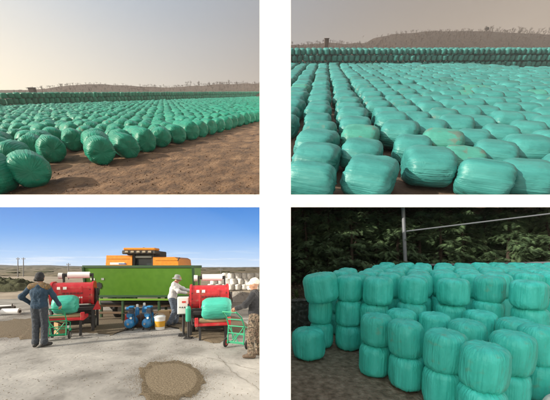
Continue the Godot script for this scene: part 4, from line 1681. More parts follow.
func bucket() -> void:
	var t := thing("bucket", stand(at3(160.0, 330.5, 8.95), 0.3), "white plastic bucket with a yellow label beside a compressor", "bucket")
	var white := mat("bucket_white", lin(0.62, 0.63, 0.62), 0.35)
	var b := MB.new()
	b.lathe([Vector2(0, 0.0), Vector2(0.13, 0.0), Vector2(0.158, 0.36), Vector2(0.168, 0.36), Vector2(0.168, 0.385), Vector2(0.15, 0.39), Vector2(0, 0.39)], 28)
	obj("body", b, white, t)
	b = MB.new()
	b.lathe([Vector2(0.1405, 0.09), Vector2(0.154, 0.26)], 28)
	obj("yellow_band", b, mat("label_yellow", lin(0.5, 0.27, 0.015), 0.5), t)
	b = MB.new()
	b.lathe([Vector2(0.0, 0.42), Vector2(0.1, 0.42), Vector2(0.155, 0.392)], 24)
	obj("lid", b, mat("lid_clear", lin(0.5, 0.55, 0.58), 0.3), t)
	b = MB.new()
	var ps := []
	for k in 9:
		var a := PI * k / 8.0
		ps.append(Vector3(cos(a) * 0.165, 0.36 + sin(a) * 0.13, 0.06))
	b.path(ps, 0.006, 6)
	obj("handle", b, M["hub_grey"], t)

# ---- green tube trolley for carrying bales
func trolley(p: Vector3, yaw: float, k: float, label: String, hub: String) -> void:
	var green := M.get("trolley_green", null)
	if green == null:
		green = mat("trolley_green", lin(0.015, 0.30, 0.15), 0.4)
		mat("wheel_red", lin(0.4, 0.03, 0.03), 0.5)
	var t := thing("bale_trolley", stand(p, yaw), label, "trolley")
	t.scale = Vector3.ONE * k
	var b := MB.new()
	for s in [-1.0, 1.0]:
		b = MB.new()
		b.path([Vector3(s * 0.2, 0.10, 0.02), Vector3(s * 0.2, 0.5, -0.02), Vector3(s * 0.19, 0.72, 0.1), Vector3(s * 0.17, 0.86, 0.3)], 0.016, 8)
		obj("side_tube", b, green, t)
	for y in [0.14, 0.34, 0.5, 0.66]:
		b = MB.new()
		b.tube(Vector3(-0.2, y, 0.0 if y < 0.6 else 0.06), Vector3(0.2, y, 0.0 if y < 0.6 else 0.06), 0.013, 0.013, 8)
		obj("cross_tube", b, green, t)
	b = MB.new()
	b.tube(Vector3(-0.17, 0.86, 0.3), Vector3(0.17, 0.86, 0.3), 0.016, 0.016, 10)
	obj("handle", b, green, t)
	for s in [-1.0, 1.0]:
		b = MB.new()
		b.path([Vector3(s * 0.2, 0.12, 0.02), Vector3(s * 0.22, 0.1, -0.26), Vector3(s * 0.2, 0.2, -0.46)], 0.015, 8)
		obj("carrier_arm", b, green, t)
		b = MB.new()
		b.path([Vector3(s * 0.2, 0.5, -0.02), Vector3(s * 0.24, 0.42, -0.22), Vector3(s * 0.21, 0.14, -0.25)], 0.013, 8)
		obj("brace", b, green, t)
		b = MB.new()
		b.tube(Vector3(s * 0.2, 0.5, 0.0), Vector3(-s * 0.06, 0.14, 0.0), 0.011, 0.011, 8)
		obj("brace", b, green, t)
	b = MB.new()
	b.tube(Vector3(-0.28, 0.11, -0.02), Vector3(0.28, 0.11, -0.02), 0.014, 0.014, 8)
	obj("axle", b, green, t)
	for s in [-1.0, 1.0]:
		wheel(Vector3(s * 0.27, 0.11, -0.02), 0.11, 0.05, t, M["wheel_red"] if hub == "red" else null)
	b = MB.new()
	b.tube(Vector3(-0.2, 0.2, -0.46), Vector3(0.2, 0.2, -0.46), 0.013, 0.013, 8)
	obj("carrier_bar", b, green, t)
# ---------------------------------------------------------------- people
func hand_bones(w: Vector3, d: Vector3, pn: Vector3, side: float) -> Array:
	# w wrist, d towards the knuckles, pn out of the palm, side +1 when the thumb lies along d x pn
	d = d.normalized()
	pn = (pn - d * pn.dot(d)).normalized()
	var a := d.cross(pn) * side
	var out := []
	for k in 4:
		var o := a * (0.028 - k * 0.019)
		var kn := w + d * (0.092 - 0.004 * absf(k - 1.2)) + o
		out.append([w + o * 0.6 + d * 0.012, kn, 0.014, 0.0115])
		var l: float = [0.040, 0.045, 0.042, 0.034][k]
		var m := kn + (d * 0.75 + pn * 0.65).normalized() * l
		out.append([kn, m, 0.0105, 0.0095])
		var e := m + (d * -0.1 + pn).normalized() * l * 0.75
		out.append([m, e, 0.0095, 0.0085])
		out.append([e, e + (d * -0.8 + pn * 0.35).normalized() * l * 0.5, 0.0085, 0.0075])
	var t0 := w + d * 0.03 + a * 0.03
	var t1 := t0 + (d * 0.6 + a * 0.8 + pn * 0.3).normalized() * 0.042
	out.append([w + d * 0.015 + a * 0.012, t0, 0.016, 0.014])
	out.append([t0, t1, 0.013, 0.011])
	out.append([t1, t1 + (d * 0.5 - a * 0.1 + pn * 0.9).normalized() * 0.034, 0.0105, 0.0085])
	return out

func person(at: Transform3D, J: Dictionary, look: Dictionary, label: String) -> Node3D:
	var t := thing("person", at, label, "person")
	var fwd: Vector3 = J.face
	var lr: Vector3 = (J.shoulder[1] - J.shoulder[0]).normalized()
	var mid: Vector3 = (J.shoulder[0] + J.shoulder[1]) * 0.5
	var hd: Vector3 = J.head
	var up: Vector3 = (hd - J.neck).normalized()
	# skin: the whole figure in one surface, a little slimmer than its clothes
	var sk := []
	sk.append([hd + up * 0.035 - fwd * 0.012, hd + up * 0.03 + fwd * 0.02, 0.088, 0.08])
	sk.append([hd - up * 0.03 + fwd * 0.02, hd - up * 0.075 + fwd * 0.045, 0.066, 0.042])
	sk.append([hd + fwd * 0.088 + up * 0.01, hd + fwd * 0.106 - up * 0.022, 0.011, 0.016])
	for s in [-1.0, 1.0]:
		sk.append([hd + lr * s * 0.082 + up * 0.015, hd + lr * s * 0.088 - up * 0.025, 0.016, 0.012])
	sk.append([J.neck - up * 0.05, hd - up * 0.03, 0.056, 0.05])
	var body := []
	body.append([mid - lr * 0.10, mid + lr * 0.10, 0.075, 0.075])
	body.append([J.chest - lr * 0.075, J.chest + lr * 0.075, 0.115, 0.115])
	body.append([mid, J.chest, 0.085, 0.115])
	body.append([J.chest - lr * 0.06, J.pelvis - lr * 0.055, 0.11, 0.105])
	body.append([J.chest + lr * 0.06, J.pelvis + lr * 0.055, 0.11, 0.105])
	var arms := []
	var legs := []
	for s in 2:
		arms.append([J.shoulder[s], J.elbow[s], 0.056, 0.044])
		arms.append([J.elbow[s], J.wrist[s], 0.043, 0.031])
		legs.append([J.hip[s], J.knee[s], 0.088, 0.060])
		legs.append([J.knee[s], J.knee[s].lerp(J.ankle[s], 0.35), 0.058, 0.056])
		legs.append([J.knee[s].lerp(J.ankle[s], 0.35), J.ankle[s], 0.056, 0.040])
	var slim := func(list: Array, k: float) -> Array:
		return list.map(func(q): return [q[0], q[1], q[2] + k, q[3] + k])
	var feet := []
	for s in 2:
		feet.append([J.ankle[s] - Vector3.UP * 0.02, J.toe[s], 0.03, 0.024])
	var b := MB.new()
	b.nets(sk + slim.call(body, -0.012) + slim.call(arms, -0.008) + slim.call(legs, -0.01) + feet, 0.017, 0.03)
	for s in 2:
		var d: Vector3 = J.wrist[s] - J.elbow[s]
		b.nets([[J.wrist[s] - d.normalized() * 0.03, J.wrist[s] + d.normalized() * 0.02, 0.027, 0.024]] + hand_bones(J.wrist[s], d.lerp(J.grip[s] * d.length(), 0.5), J.palm[s], 1.0 if s == 0 else -1.0), 0.0065, 0.008)
	obj("body", b, look.skin, t)
	# top: torso and sleeves with a hem and cuffs
	b = MB.new()
	var top: Array = slim.call(body, 0.012) + slim.call(arms, 0.012)
	top.append([J.pelvis - lr * 0.06, J.pelvis + lr * 0.06, 0.128, 0.128])
	top.append([J.neck - up * 0.06, J.neck - up * 0.015, 0.075, 0.066])
	for s in 2:
		top.append([J.wrist[s].lerp(J.elbow[s], 0.12), J.wrist[s].lerp(J.elbow[s], 0.02), 0.045, 0.043])
		# folds at the elbow
		top.append([J.elbow[s] + Vector3(0, 0.03, 0.01), J.elbow[s] - Vector3(0, 0.01, 0.02), 0.06, 0.05])
	b.nets(top, 0.016, 0.035)
	obj("jacket" if look.get("jacket", false) else "sweater", b, look.top, t)
	b = MB.new()
	var tr: Array = slim.call(legs, 0.018)
	for s in 2:
		tr.append([J.pelvis - Vector3.UP * 0.02, J.hip[s], 0.11, 0.105])
		tr.append([J.knee[s].lerp(J.ankle[s], 0.6), J.ankle[s] + Vector3(0, 0.0, 0), 0.068, 0.07])
		tr.append([J.ankle[s] + Vector3(0.012, 0.05, 0.01), J.ankle[s] + Vector3(-0.01, 0.03, 0.0), 0.074, 0.07])
		tr.append([J.knee[s] + fwd * 0.02, J.knee[s] - Vector3.UP * 0.05, 0.074, 0.07])
	b.nets(tr, 0.016, 0.03)
	obj("trousers", b, look.legs, t)
	for s in 2:
		b = MB.new()
		var a: Vector3 = J.ankle[s]
		var toe: Vector3 = J.toe[s]
		var heel := a - (toe - a).normalized() * 0.05
		heel.y = 0.045
		b.nets([[a - Vector3.UP * 0.01, heel, 0.045, 0.042], [heel, toe, 0.043, 0.038], [a - Vector3.UP * 0.03, toe.lerp(heel, 0.4) + Vector3.UP * 0.02, 0.045, 0.04]], 0.014, 0.03)
		obj("shoe", b, look.shoes, t)
	return t

var folds: NoiseTexture2D

func fabric(called: String, sd: int, a: Color, b: Color, scale := 3.0) -> StandardMaterial3D:
	var m := mat(called, Color.WHITE, 0.9)
	m.uv1_triplanar = true
	m.uv1_scale = Vector3.ONE * scale
	m.albedo_texture = noise_tex(sd, 0.02, [[0.2, a], [0.8, b]], 256)
	m.normal_enabled = true
	m.normal_texture = folds
	m.normal_scale = 1.0
	m.rim_enabled = true
	m.rim = 0.2
	return m

func build_people() -> void:
	folds = noise_tex(330, 0.012, [], 256, 3, 14.0)
	var skin := mat("skin", lin(0.36, 0.2, 0.13), 0.55)
	skin.subsurf_scatter_enabled = true
	skin.subsurf_scatter_strength = 0.08
	var dark_shoe := mat("dark_shoes", lin(0.02, 0.02, 0.02), 0.7)
	# the man in the navy sweater, seen from behind, both hands at the trolley
	var J := {
		"face": Vector3(0.25, -0.15, -0.95).normalized(), "head": Vector3(0.0, 1.605, -0.03), "neck": Vector3(0, 1.47, 0.0), "chest": Vector3(0, 1.26, 0.01), "pelvis": Vector3(0.0, 0.97, 0.0),
		"shoulder": [Vector3(-0.19, 1.405, 0.0), Vector3(0.19, 1.395, 0.0)], "elbow": [Vector3(-0.375, 1.17, 0.04), Vector3(0.31, 1.17, -0.02)], "wrist": [Vector3(-0.25, 0.99, -0.18), Vector3(0.385, 0.955, -0.15)],
		"grip": [Vector3(0.5, -0.5, -0.6), Vector3(0.2, -0.6, -0.6)], "palm": [Vector3(1, 0, -0.2), Vector3(-1, -0.2, -0.2)],
		"hip": [Vector3(-0.085, 0.9, 0.0), Vector3(0.085, 0.9, 0.0)], "knee": [Vector3(-0.085, 0.49, -0.02), Vector3(0.10, 0.49, -0.03)], "ankle": [Vector3(-0.085, 0.09, 0.01), Vector3(0.115, 0.09, 0.02)],
		"toe": [Vector3(-0.11, 0.04, -0.15), Vector3(0.22, 0.04, -0.09)],
	}
	var p := at3(39.5, 347, 7.06)
	var t := person(Transform3D(Basis(Vector3.UP, 0.25).scaled(Vector3(0.92, 1, 0.92)), Vector3(p.x, YG + 0.012, p.z)), J,
		{"skin": skin, "top": fabric("navy_knit", 301, lin(0.008, 0.028, 0.055), lin(0.014, 0.045, 0.085)), "legs": fabric("dark_jeans", 302, lin(0.02, 0.026, 0.036), lin(0.04, 0.05, 0.066)), "shoes": dark_shoe},
		"person in navy sweater with orange yoke pattern, dark jeans and dark cap, seen from behind")
	var b := MB.new()
	b.nets([[Vector3(-0.17, 1.415, 0.012), Vector3(0.17, 1.405, 0.012), 0.078, 0.078], [Vector3(-0.09, 1.44, 0.015), Vector3(0.09, 1.44, 0.015), 0.072, 0.072], [Vector3(-0.2, 1.385, 0.012), Vector3(0.2, 1.38, 0.012), 0.066, 0.066]], 0.015, 0.02)
	var yoke := mat("orange_pattern", Color.WHITE, 0.85)
	yoke.uv1_triplanar = true
	yoke.uv1_scale = Vector3.ONE * 5.0
	yoke.albedo_texture = noise_tex(305, 0.03, [[0.0, lin(0.01, 0.02, 0.04)], [0.42, lin(0.02, 0.03, 0.045)], [0.48, lin(0.3, 0.15, 0.02)], [0.58, lin(0.5, 0.3, 0.08)], [0.62, lin(0.02, 0.03, 0.045)], [1.0, lin(0.35, 0.12, 0.02)]], 256, 3)
	obj("yoke_pattern", b, yoke, t)
	b = MB.new()
	b.nets([[Vector3(0.0, 1.655, -0.025), Vector3(0.0, 1.67, -0.02), 0.098, 0.09], [Vector3(0, 1.625, 0.015), Vector3(0, 1.64, 0.01), 0.092, 0.09]], 0.013, 0.03)
	var cap := obj("cap", b, fabric("black_cap", 306, lin(0.012, 0.013, 0.016), lin(0.025, 0.025, 0.03)), t)
	b = MB.new()
	b.nets([[Vector3(-0.07, 1.575, 0.03), Vector3(0.07, 1.575, 0.03), 0.045, 0.045]], 0.012, 0.02)
	obj("hair", b, mat("black_hair", lin(0.01, 0.009, 0.008), 0.7), t)
	# the man in the grey hat at the control box, side on
	J = {
		"face": Vector3(0.93, -0.32, -0.2).normalized(), "head": Vector3(0.13, 1.47, -0.01), "neck": Vector3(0.065, 1.36, 0), "chest": Vector3(0.03, 1.16, 0), "pelvis": Vector3(-0.03, 0.91, 0),
		"shoulder": [Vector3(0.05, 1.295, -0.17), Vector3(0.03, 1.30, 0.17)], "elbow": [Vector3(0.26, 1.14, -0.2), Vector3(0.19, 1.09, 0.22)], "wrist": [Vector3(0.46, 1.1, -0.1), Vector3(0.40, 1.04, 0.13)],
		"grip": [Vector3(0.9, 0, 0.2), Vector3(0.9, 0, -0.2)], "palm": [Vector3(0, -1, 0.3), Vector3(0, -1, -0.3)],
		"hip": [Vector3(-0.03, 0.86, -0.085), Vector3(-0.03, 0.86, 0.085)], "knee": [Vector3(0.12, 0.49, -0.09), Vector3(0.05, 0.47, 0.1)], "ankle": [Vector3(0.05, 0.09, -0.11), Vector3(-0.1, 0.09, 0.12)],
		"toe": [Vector3(0.19, 0.04, -0.12), Vector3(0.05, 0.04, 0.15)],
	}
	p = at3(173.5, 326, 9.5)
	t = person(Transform3D(Basis(Vector3.UP, 0.15), Vector3(p.x, YG + 0.012, p.z)), J,
		{"skin": skin, "top": fabric("pale_grey_knit", 311, lin(0.42, 0.43, 0.44), lin(0.56, 0.57, 0.58)), "legs": fabric("blue_jeans", 312, lin(0.055, 0.075, 0.11), lin(0.1, 0.13, 0.175)), "shoes": dark_shoe},
		"person in pale grey sweater, grey brimmed hat and blue jeans leaning towards the control box")
	b = MB.new()
	b.xf = Transform3D(Basis(Vector3.BACK, -0.16), Vector3(0.115, 1.515, -0.01))
	b.lathe([Vector2(0.0, 0.105), Vector2(0.06, 0.1), Vector2(0.088, 0.075), Vector2(0.1, 0.0), Vector2(0.155, -0.035), Vector2(0.155, -0.042), Vector2(0.1, -0.012)], 26)
	obj("hat", b, fabric("grey_hat", 313, lin(0.17, 0.18, 0.18), lin(0.27, 0.28, 0.27)), t)
	b = MB.new()
	b.nets([[Vector3(0.06, 1.365, -0.05), Vector3(0.06, 1.365, 0.05), 0.045, 0.045], [Vector3(0.1, 1.35, -0.03), Vector3(0.1, 1.35, 0.03), 0.035, 0.035]], 0.012, 0.02)
	obj("scarf", b, mat("red_scarf", lin(0.3, 0.03, 0.03), 0.85), t)
	# the man in camouflage trousers at the edge of the dividing wall
	J = {
		"face": Vector3(-0.9, -0.25, 0.1).normalized(), "head": Vector3(0.02, 1.50, 0.0), "neck": Vector3(0.03, 1.38, 0), "chest": Vector3(0.03, 1.17, 0), "pelvis": Vector3(0.03, 0.92, 0),
		"shoulder": [Vector3(0.02, 1.31, 0.18), Vector3(0.03, 1.31, -0.18)], "elbow": [Vector3(-0.13, 1.10, 0.23), Vector3(-0.1, 1.1, -0.22)], "wrist": [Vector3(-0.33, 1.02, 0.12), Vector3(-0.33, 1.0, -0.1)],
		"grip": [Vector3(-0.9, 0.1, -0.1), Vector3(-0.9, 0.1, 0.1)], "palm": [Vector3(0, -1, -0.3), Vector3(0, -1, 0.3)],
		"hip": [Vector3(0.03, 0.88, 0.09), Vector3(0.03, 0.88, -0.09)], "knee": [Vector3(-0.05, 0.48, 0.11), Vector3(0.06, 0.48, -0.1)], "ankle": [Vector3(-0.02, 0.09, 0.13), Vector3(0.1, 0.09, -0.11)],
		"toe": [Vector3(-0.17, 0.04, 0.15), Vector3(-0.04, 0.04, -0.12)],
	}
	var camo := mat("camouflage", Color.WHITE, 0.9)
	camo.uv1_triplanar = true
	camo.uv1_scale = Vector3.ONE * 2.2
	camo.albedo_texture = noise_tex(321, 0.02, [[0.0, lin(0.03, 0.025, 0.02)], [0.4, lin(0.035, 0.03, 0.022)], [0.43, lin(0.12, 0.09, 0.06)], [0.52, lin(0.14, 0.105, 0.07)], [0.55, lin(0.24, 0.2, 0.15)], [0.62, lin(0.25, 0.21, 0.155)], [0.65, lin(0.09, 0.055, 0.04)], [1.0, lin(0.1, 0.06, 0.045)]], 256, 3)
	p = at3(253.5, 357, 6.3)
	t = person(Transform3D(Basis(Vector3.UP, -0.1), Vector3(p.x, YG + 0.012, p.z)), J,
		{"skin": skin, "top": fabric("black_jacket", 322, lin(0.008, 0.009, 0.012), lin(0.018, 0.019, 0.024)), "legs": camo, "shoes": mat("brown_shoes", lin(0.09, 0.06, 0.04), 0.8), "jacket": true},
		"person in black jacket and brown camouflage trousers reaching for a green trolley")
	b = MB.new()
	b.nets([[Vector3(0.01, 1.555, 0), Vector3(0.03, 1.565, 0), 0.096, 0.094], [Vector3(-0.07, 1.525, 0), Vector3(-0.13, 1.51, 0), 0.05, 0.035]], 0.013, 0.02)
	obj("cap", b, fabric("pale_cap", 323, lin(0.5, 0.48, 0.42), lin(0.62, 0.6, 0.54)), t)
# ---------------------------------------------------------------- the store of stacked bales under the trees
func spray_bough(b: MB, a: Vector3, d: Vector3, r: RandomNumberGenerator, n: int, dark: Color, light: Color) -> void:
	# a drooping bough carrying flat feathered sprays
	var len := d.length()
	for k in n:
		var f := 0.15 + 0.85 * (k + r.randf()) / n
		var p := a + d * f + Vector3.DOWN * f * f * len * 0.22 + Vector3(r.randf_range(-1, 1), r.randf_range(-0.6, 0.6), r.randf_range(-1, 1)) * 0.16 * (0.4 + f)
		var side := d.cross(Vector3.UP).normalized() * (1.0 if k % 2 else -1.0)
		var sd := (d.normalized() * r.randf_range(0.2, 0.9) + side * r.randf_range(0.3, 1.0) + Vector3.DOWN * r.randf_range(0.1, 0.7)).normalized()
		var l := r.randf_range(0.26, 0.5)
		var wide := sd.cross(Vector3.UP + Vector3(r.randf_range(-0.5, 0.5), 0, r.randf_range(-0.5, 0.5))).normalized()
		var nn := wide.cross(sd).normalized()
		if nn.y < 0.0:
			nn = -nn
		b.c = dark.lerp(light, r.randf())
		for m in 8:
			var g := (m + 0.5) / 8.0
			var o := p + sd * l * g
			var ll := l * 0.34 * (1.15 - g)
			for s in [-1.0, 1.0]:
				var tip: Vector3 = o + (wide * s + sd * 0.9 + nn * r.randf_range(-0.25, 0.1)).normalized() * ll
				var w2 := sd * ll * 0.17
				var i0 := b.vert(o - w2, nn)
				var i1 := b.vert(tip, nn)
				var i2 := b.vert(o + w2, nn)
				b.tri_i(i0, i1, i2)

func conifer_meshes(sd: int, tall: float) -> Array:
	var r := RandomNumberGenerator.new()
	r.seed = sd
	var w := MB.new()
	var lean := Vector3(r.randf_range(-0.15, 0.15), 0, r.randf_range(-0.15, 0.15))
	var prev := Vector3.ZERO
	for k in 6:
		var q := Vector3(0, tall * (k + 1) / 6.0, 0) + lean * (k + 1) / 6.0 * (1.0 + 0.3 * sin(k * 2.0))
		w.tube(prev, q, 0.13 * (1.0 - k / 6.5), 0.13 * (1.0 - (k + 1) / 6.5), 8, false)
		prev = q
	var c := MB.new()
	c.use_col = true
	var n := 40
	for k in n:
		var h := tall * (0.10 + 0.88 * pow((k + r.randf()) / n, 0.9))
		var a := r.randf() * TAU
		var reach := lerpf(1.75, 0.5, h / tall) * r.randf_range(0.7, 1.15)
		var d := Vector3(cos(a), r.randf_range(-0.15, 0.3), sin(a)) * reach
		var base := Vector3(0, h, 0) + lean * (h / tall)
		w.tube(base, base + d * 0.8 + Vector3.DOWN * reach * 0.12, 0.03, 0.008, 5, false)
		spray_bough(c, base, d, r, int(22 + reach * 24), Color(0.036, 0.068, 0.032), Color(0.12, 0.195, 0.09))
	return [w.mesh(), c.mesh()]

func build_store() -> void:
	var s := 0.55
	var w := slope(242.0, 2.14)
	var r := RandomNumberGenerator.new()
	r.seed = 23
	var floor_mat := rough_mat("store_floor", 111, 0.025, [[0.0, lin(0.09, 0.064, 0.044)], [0.35, lin(0.185, 0.138, 0.1)], [0.65, lin(0.27, 0.21, 0.16)], [1.0, lin(0.42, 0.35, 0.285)]], 0.5, 0.8, 1.6, 0.06)
	var nz := noise(55, 0.8, 4)
	var rows := []
	for j in 61:
		var row := []
		for i in 61:
			var x := lerpf(0.2, 14.0, i / 60.0)
			var d := lerpf(-3.0, 12.0, j / 60.0)
			row.append(w * Vector3(x, nz.get_noise_2d(x, d) * 0.025, -d))
		rows.append(row)
	var b := MB.new()
	b.sheet(rows)
	struct("store_ground", b, floor_mat)
	# earth bank that rises into the trees
	var litter := rough_mat("leaf_litter", 113, 0.03, [[0.0, lin(0.018, 0.014, 0.009)], [0.5, lin(0.06, 0.043, 0.026)], [0.8, lin(0.12, 0.085, 0.05)], [1.0, lin(0.2, 0.15, 0.09)]], 0.5, 1.0, 6.0, 0.06)
	rows = []
	for j in 41:
		var row := []
		for i in 71:
			var x := lerpf(0.2, 22.0, i / 70.0)
			var t := j / 40.0
			var d := lerpf(7.9 if x < 2.0 else (7.9 + minf((x - 2.0) * 2.0, 2.6)), 22.0, t)
			var h := smoothstep(0.0, 0.35, t) * 0.55 + smoothstep(0.35, 1.0, t) * 5.5
			row.append(w * Vector3(x, h - 0.05 + nz.get_noise_2d(x * 1.3, d * 1.3) * 0.16 * minf(1.0, t * 5.0), -d))
		rows.append(row)
	b = MB.new()
	b.sheet(rows)
	struct("earth_bank", b, litter)
	# ---- bales
	var film: Material = M["mint_film"]
	var film2 := film_mat("mint_film_worn", 58, lin(0.048, 0.55, 0.475), lin(0.08, 0.69, 0.61), lin(0.14, 0.5, 0.4), -0.22, 0.42, M["mint_film"].normal_texture, 0.7)
	var ms := []
	for k in 6:
		ms.append(bale_mesh(300 + k, 64, 34, 2.0, 4.6, 0.06, 0.03))
	var lay := s * 0.88
	var put := func(x: float, d: float, l: int, dia: float, label: String, group: String, lean: float) -> void:
		var bs := Basis.IDENTITY.scaled(Vector3(dia * r.randf_range(0.86, 0.92), lay * r.randf_range(1.0, 1.1), dia * r.randf_range(0.9, 0.98)))
		bs = Basis(bs.x, bs.y, bs.z) * Basis(Vector3.UP, floorf(r.randf() * 12.0) * TAU / 12.0)
		bs = Basis(Vector3(r.randf_range(-1, 1), 0, r.randf_range(-1, 1)).normalized(), lean) * bs
		var off := Vector3(r.randf_range(-0.025, 0.025), 0, r.randf_range(-0.025, 0.025)) * float(l)
		bale("silage_bale", ms[r.randi() % 6], film if r.randf() < 0.72 else film2, w * Transform3D(bs, Vector3(x, lay * (l + 0.5) + 0.01, -d) + off), label, group)
	var slope_d := func(d: float) -> float: return d / cos(atan(23.0 / F))
	var two := [[489.5, 3.3], [449, 3.8], [410, 4.3], [377, 4.75], [514.5, 3.75], [472, 4.3], [436, 4.82], [403, 5.05], [484, 4.97], [523, 4.42], [546, 4.0]]
	for q in two:
		for l in 2:
			var x: float = (q[0] - CX) / F * q[1]
			if q[0] == 489.5 or q[0] == 377:
				var which := "standing farthest out on the open floor" if q[0] == 489.5 else "ending the diagonal row towards the lone bale"
				put.call(x, q[1], l, s, ["lower", "upper"][l] + " mint bale of the two-high stack " + which, "", r.randf_range(-0.03, 0.03))
				continue
			put.call(x, q[1], l, s, ["mint wrapped bale at the foot of a two-high stack by the open floor", "mint wrapped bale on top of a two-high stack by the open floor"][l], ["lower bales of the two-high stacks", "upper bales of the two-high stacks"][l], r.randf_range(-0.03, 0.03))
	var three := [[377, 5.65], [413, 5.68], [453, 5.55], [491, 5.8], [532, 5.25], [350, 5.95]]
	for q in three:
		for l in 3:
			var x: float = (q[0] - CX) / F * q[1]
			put.call(x, q[1], l, s * 1.08, ["mint wrapped bale at the foot of a three-high stack", "mint wrapped bale in the middle of a three-high stack", "mint wrapped bale on top of a three-high stack behind the two-high stacks"][l], ["lower bales of the three-high stacks", "middle bales of the three-high stacks", "upper bales of the three-high stacks"][l], r.randf_range(-0.04, 0.04))
	# the leaning stack by the low wall and the lone bale
	for l in 3:
		var x := (320.5 - CX) / F * 6.0
		if l < 2:
			put.call(x + 0.04 * (1 - l), 6.05, l, s, ["mint wrapped bale at the foot of the leaning stack beside the low wall", "mint wrapped bale in the middle of the leaning stack beside the low wall"][l], "", 0.03)
		else:
			var bs := Basis(Vector3(0.3, 0, 1).normalized(), 0.16) * Basis(Vector3.UP, 1.0).scaled(Vector3(s * 1.24, lay * 1.18, s * 1.2))
			bale("silage_bale", ms[3], film, w * Transform3D(bs, Vector3(x + 0.0, lay * 2.56, -5.92)), "large mint bale tilted on top of the leaning stack beside the low wall", "")
	var lone := Basis(Vector3.UP, 0.7).scaled(Vector3(s * 1.1, lay * 1.12, s * 1.06))
	bale("silage_bale", ms[1], film, w * Transform3D(Basis(Vector3.BACK, 0.05) * lone, Vector3((309.5 - CX) / F * 5.45, lay * 0.56, -5.45)), "lone mint bale standing on the floor beside the low wall", "")
	# packed rows behind, three high: their tops show
	var hidden := []
	var row_n := 0
	var d := 6.35
	while d < 10.0:
		var x := 1.25 + (0.29 if row_n % 2 else 0.0)
		while x < d * 0.95:
			var px := CX + x / d * F
			if px > 330.0 + (d - 6.35) * 17.0:
				var jit := Vector2(r.randf_range(-0.04, 0.04), r.randf_range(-0.04, 0.04))
				var close := false
				for q in three:
					if Vector2((q[0] - CX) / F * q[1] - x, q[1] - d).length() < 0.5:
						close = true
				if not close:
					put.call(x + jit.x, d + jit.y, 2, s * 1.05, "mint wrapped bale on top of the packed rows below the trees", "top bales of the packed rows", r.randf_range(-0.1, 0.1))
					for l in 2:
						hidden.append(w * Transform3D(Basis(Vector3.UP, r.randf() * 6.0).scaled(Vector3(s, lay * 1.06, s)), Vector3(x + jit.x, lay * (l + 0.5) + 0.01, -d - jit.y)))
			x += s * 1.07
		d += s * 0.96
		row_n += 1
	stuff("packed_bales", ms[0], film, hidden, "mint bales of the lower layers in the packed rows below the trees", "bales")
	# ---- low wall by the lone bale, with worn render
	var stone := rough_mat("mossy_concrete", 117, 0.02, [[0.0, lin(0.025, 0.028, 0.022)], [0.45, lin(0.06, 0.06, 0.05)], [0.7, lin(0.13, 0.135, 0.125)], [1.0, lin(0.27, 0.28, 0.28)]], 0.8, 0.95, 2.5, 0.05)
	b = MB.new()
	b.box(Vector3(0, 0.36, 0), Vector3(1.7, 0.72, 0.18), 0.03)
	b.box(Vector3(0, 0.735, 0), Vector3(1.74, 0.05, 0.22), 0.02)
	var o := obj("low_wall", b, stone)
	o.transform = w * Transform3D(Basis(Vector3.UP, 0.25), Vector3(0.95, -0.02, -7.35))
	meta(o, "low dark mossy concrete wall behind the lone bale", "wall")
	# ---- steel post with its rails
	var steel := mat("galvanised_steel", lin(0.16, 0.175, 0.2), 0.5, 0.2)
	var dp := 11.2
	var foot := at3(407.5, 300, dp)
	var head := at3(402.5, 196, dp)
	var t := thing("steel_post", Transform3D(Basis.IDENTITY, Vector3(foot.x, foot.y, foot.z)), "grey steel post with thin rails standing before the dark trees", "post")
	b = MB.new()
	b.tube(Vector3(0, -0.4, 0), head - foot, 0.07, 0.065, 14)
	obj("post", b, steel, t)
	b = MB.new()
	b.tube(at3(404.5, 231.5, dp) - foot, at3(560, 212.5, dp - 0.6) - foot, 0.028, 0.028, 10)
	obj("upper_rail", b, steel, t)
	b = MB.new()
	b.tube(at3(407, 265.5, dp) - foot, at3(560, 262.5, dp - 0.4) - foot, 0.045, 0.045, 10)
	obj("lower_rail", b, steel, t)
	# white sack at the edge of the floor
	b = MB.new()
	b.nets([[Vector3(-0.12, 0.1, 0), Vector3(0.14, 0.1, 0.02), 0.12, 0.11], [Vector3(-0.08, 0.2, 0), Vector3(0.1, 0.22, 0), 0.1, 0.09], [Vector3(0.15, 0.28, 0), Vector3(0.2, 0.3, 0.02), 0.06, 0.05]], 0.02, 0.06)
	o = obj("white_sack", b, fabric("sack_white", 119, lin(0.55, 0.55, 0.56), lin(0.72, 0.72, 0.72)))
	var q0 := hit(w, 557, 417)
	o.transform = w * Transform3D(Basis(Vector3.UP, 0.4), q0 + Vector3(0, 0.0, 0))
	meta(o, "white plastic sack slumped on the floor beside the stacks", "sack")
	# ---- trees
	var bark := rough_mat("dark_bark", 121, 0.03, [[0.0, lin(0.02, 0.015, 0.011)], [1.0, lin(0.075, 0.055, 0.04)]], 1.0, 1.0)
	var leaf := mat("conifer_green", Color.WHITE, 0.75)
	leaf.vertex_color_use_as_albedo = true
	leaf.backlight_enabled = true
	leaf.backlight = Color(0.18, 0.18, 0.18)
	var kinds := []
	for k in 4:
		kinds.append(conifer_meshes(400 + k * 7, 3.75))
	var places := []
	for k in 12:
		places.append([308.0 + k * 22.5, 12.1 + 0.3 * sin(k * 2.7)])
	for k in 11:
		places.append([305.0 + k * 26.0, 14.4 + 0.4 * sin(k * 1.9)])
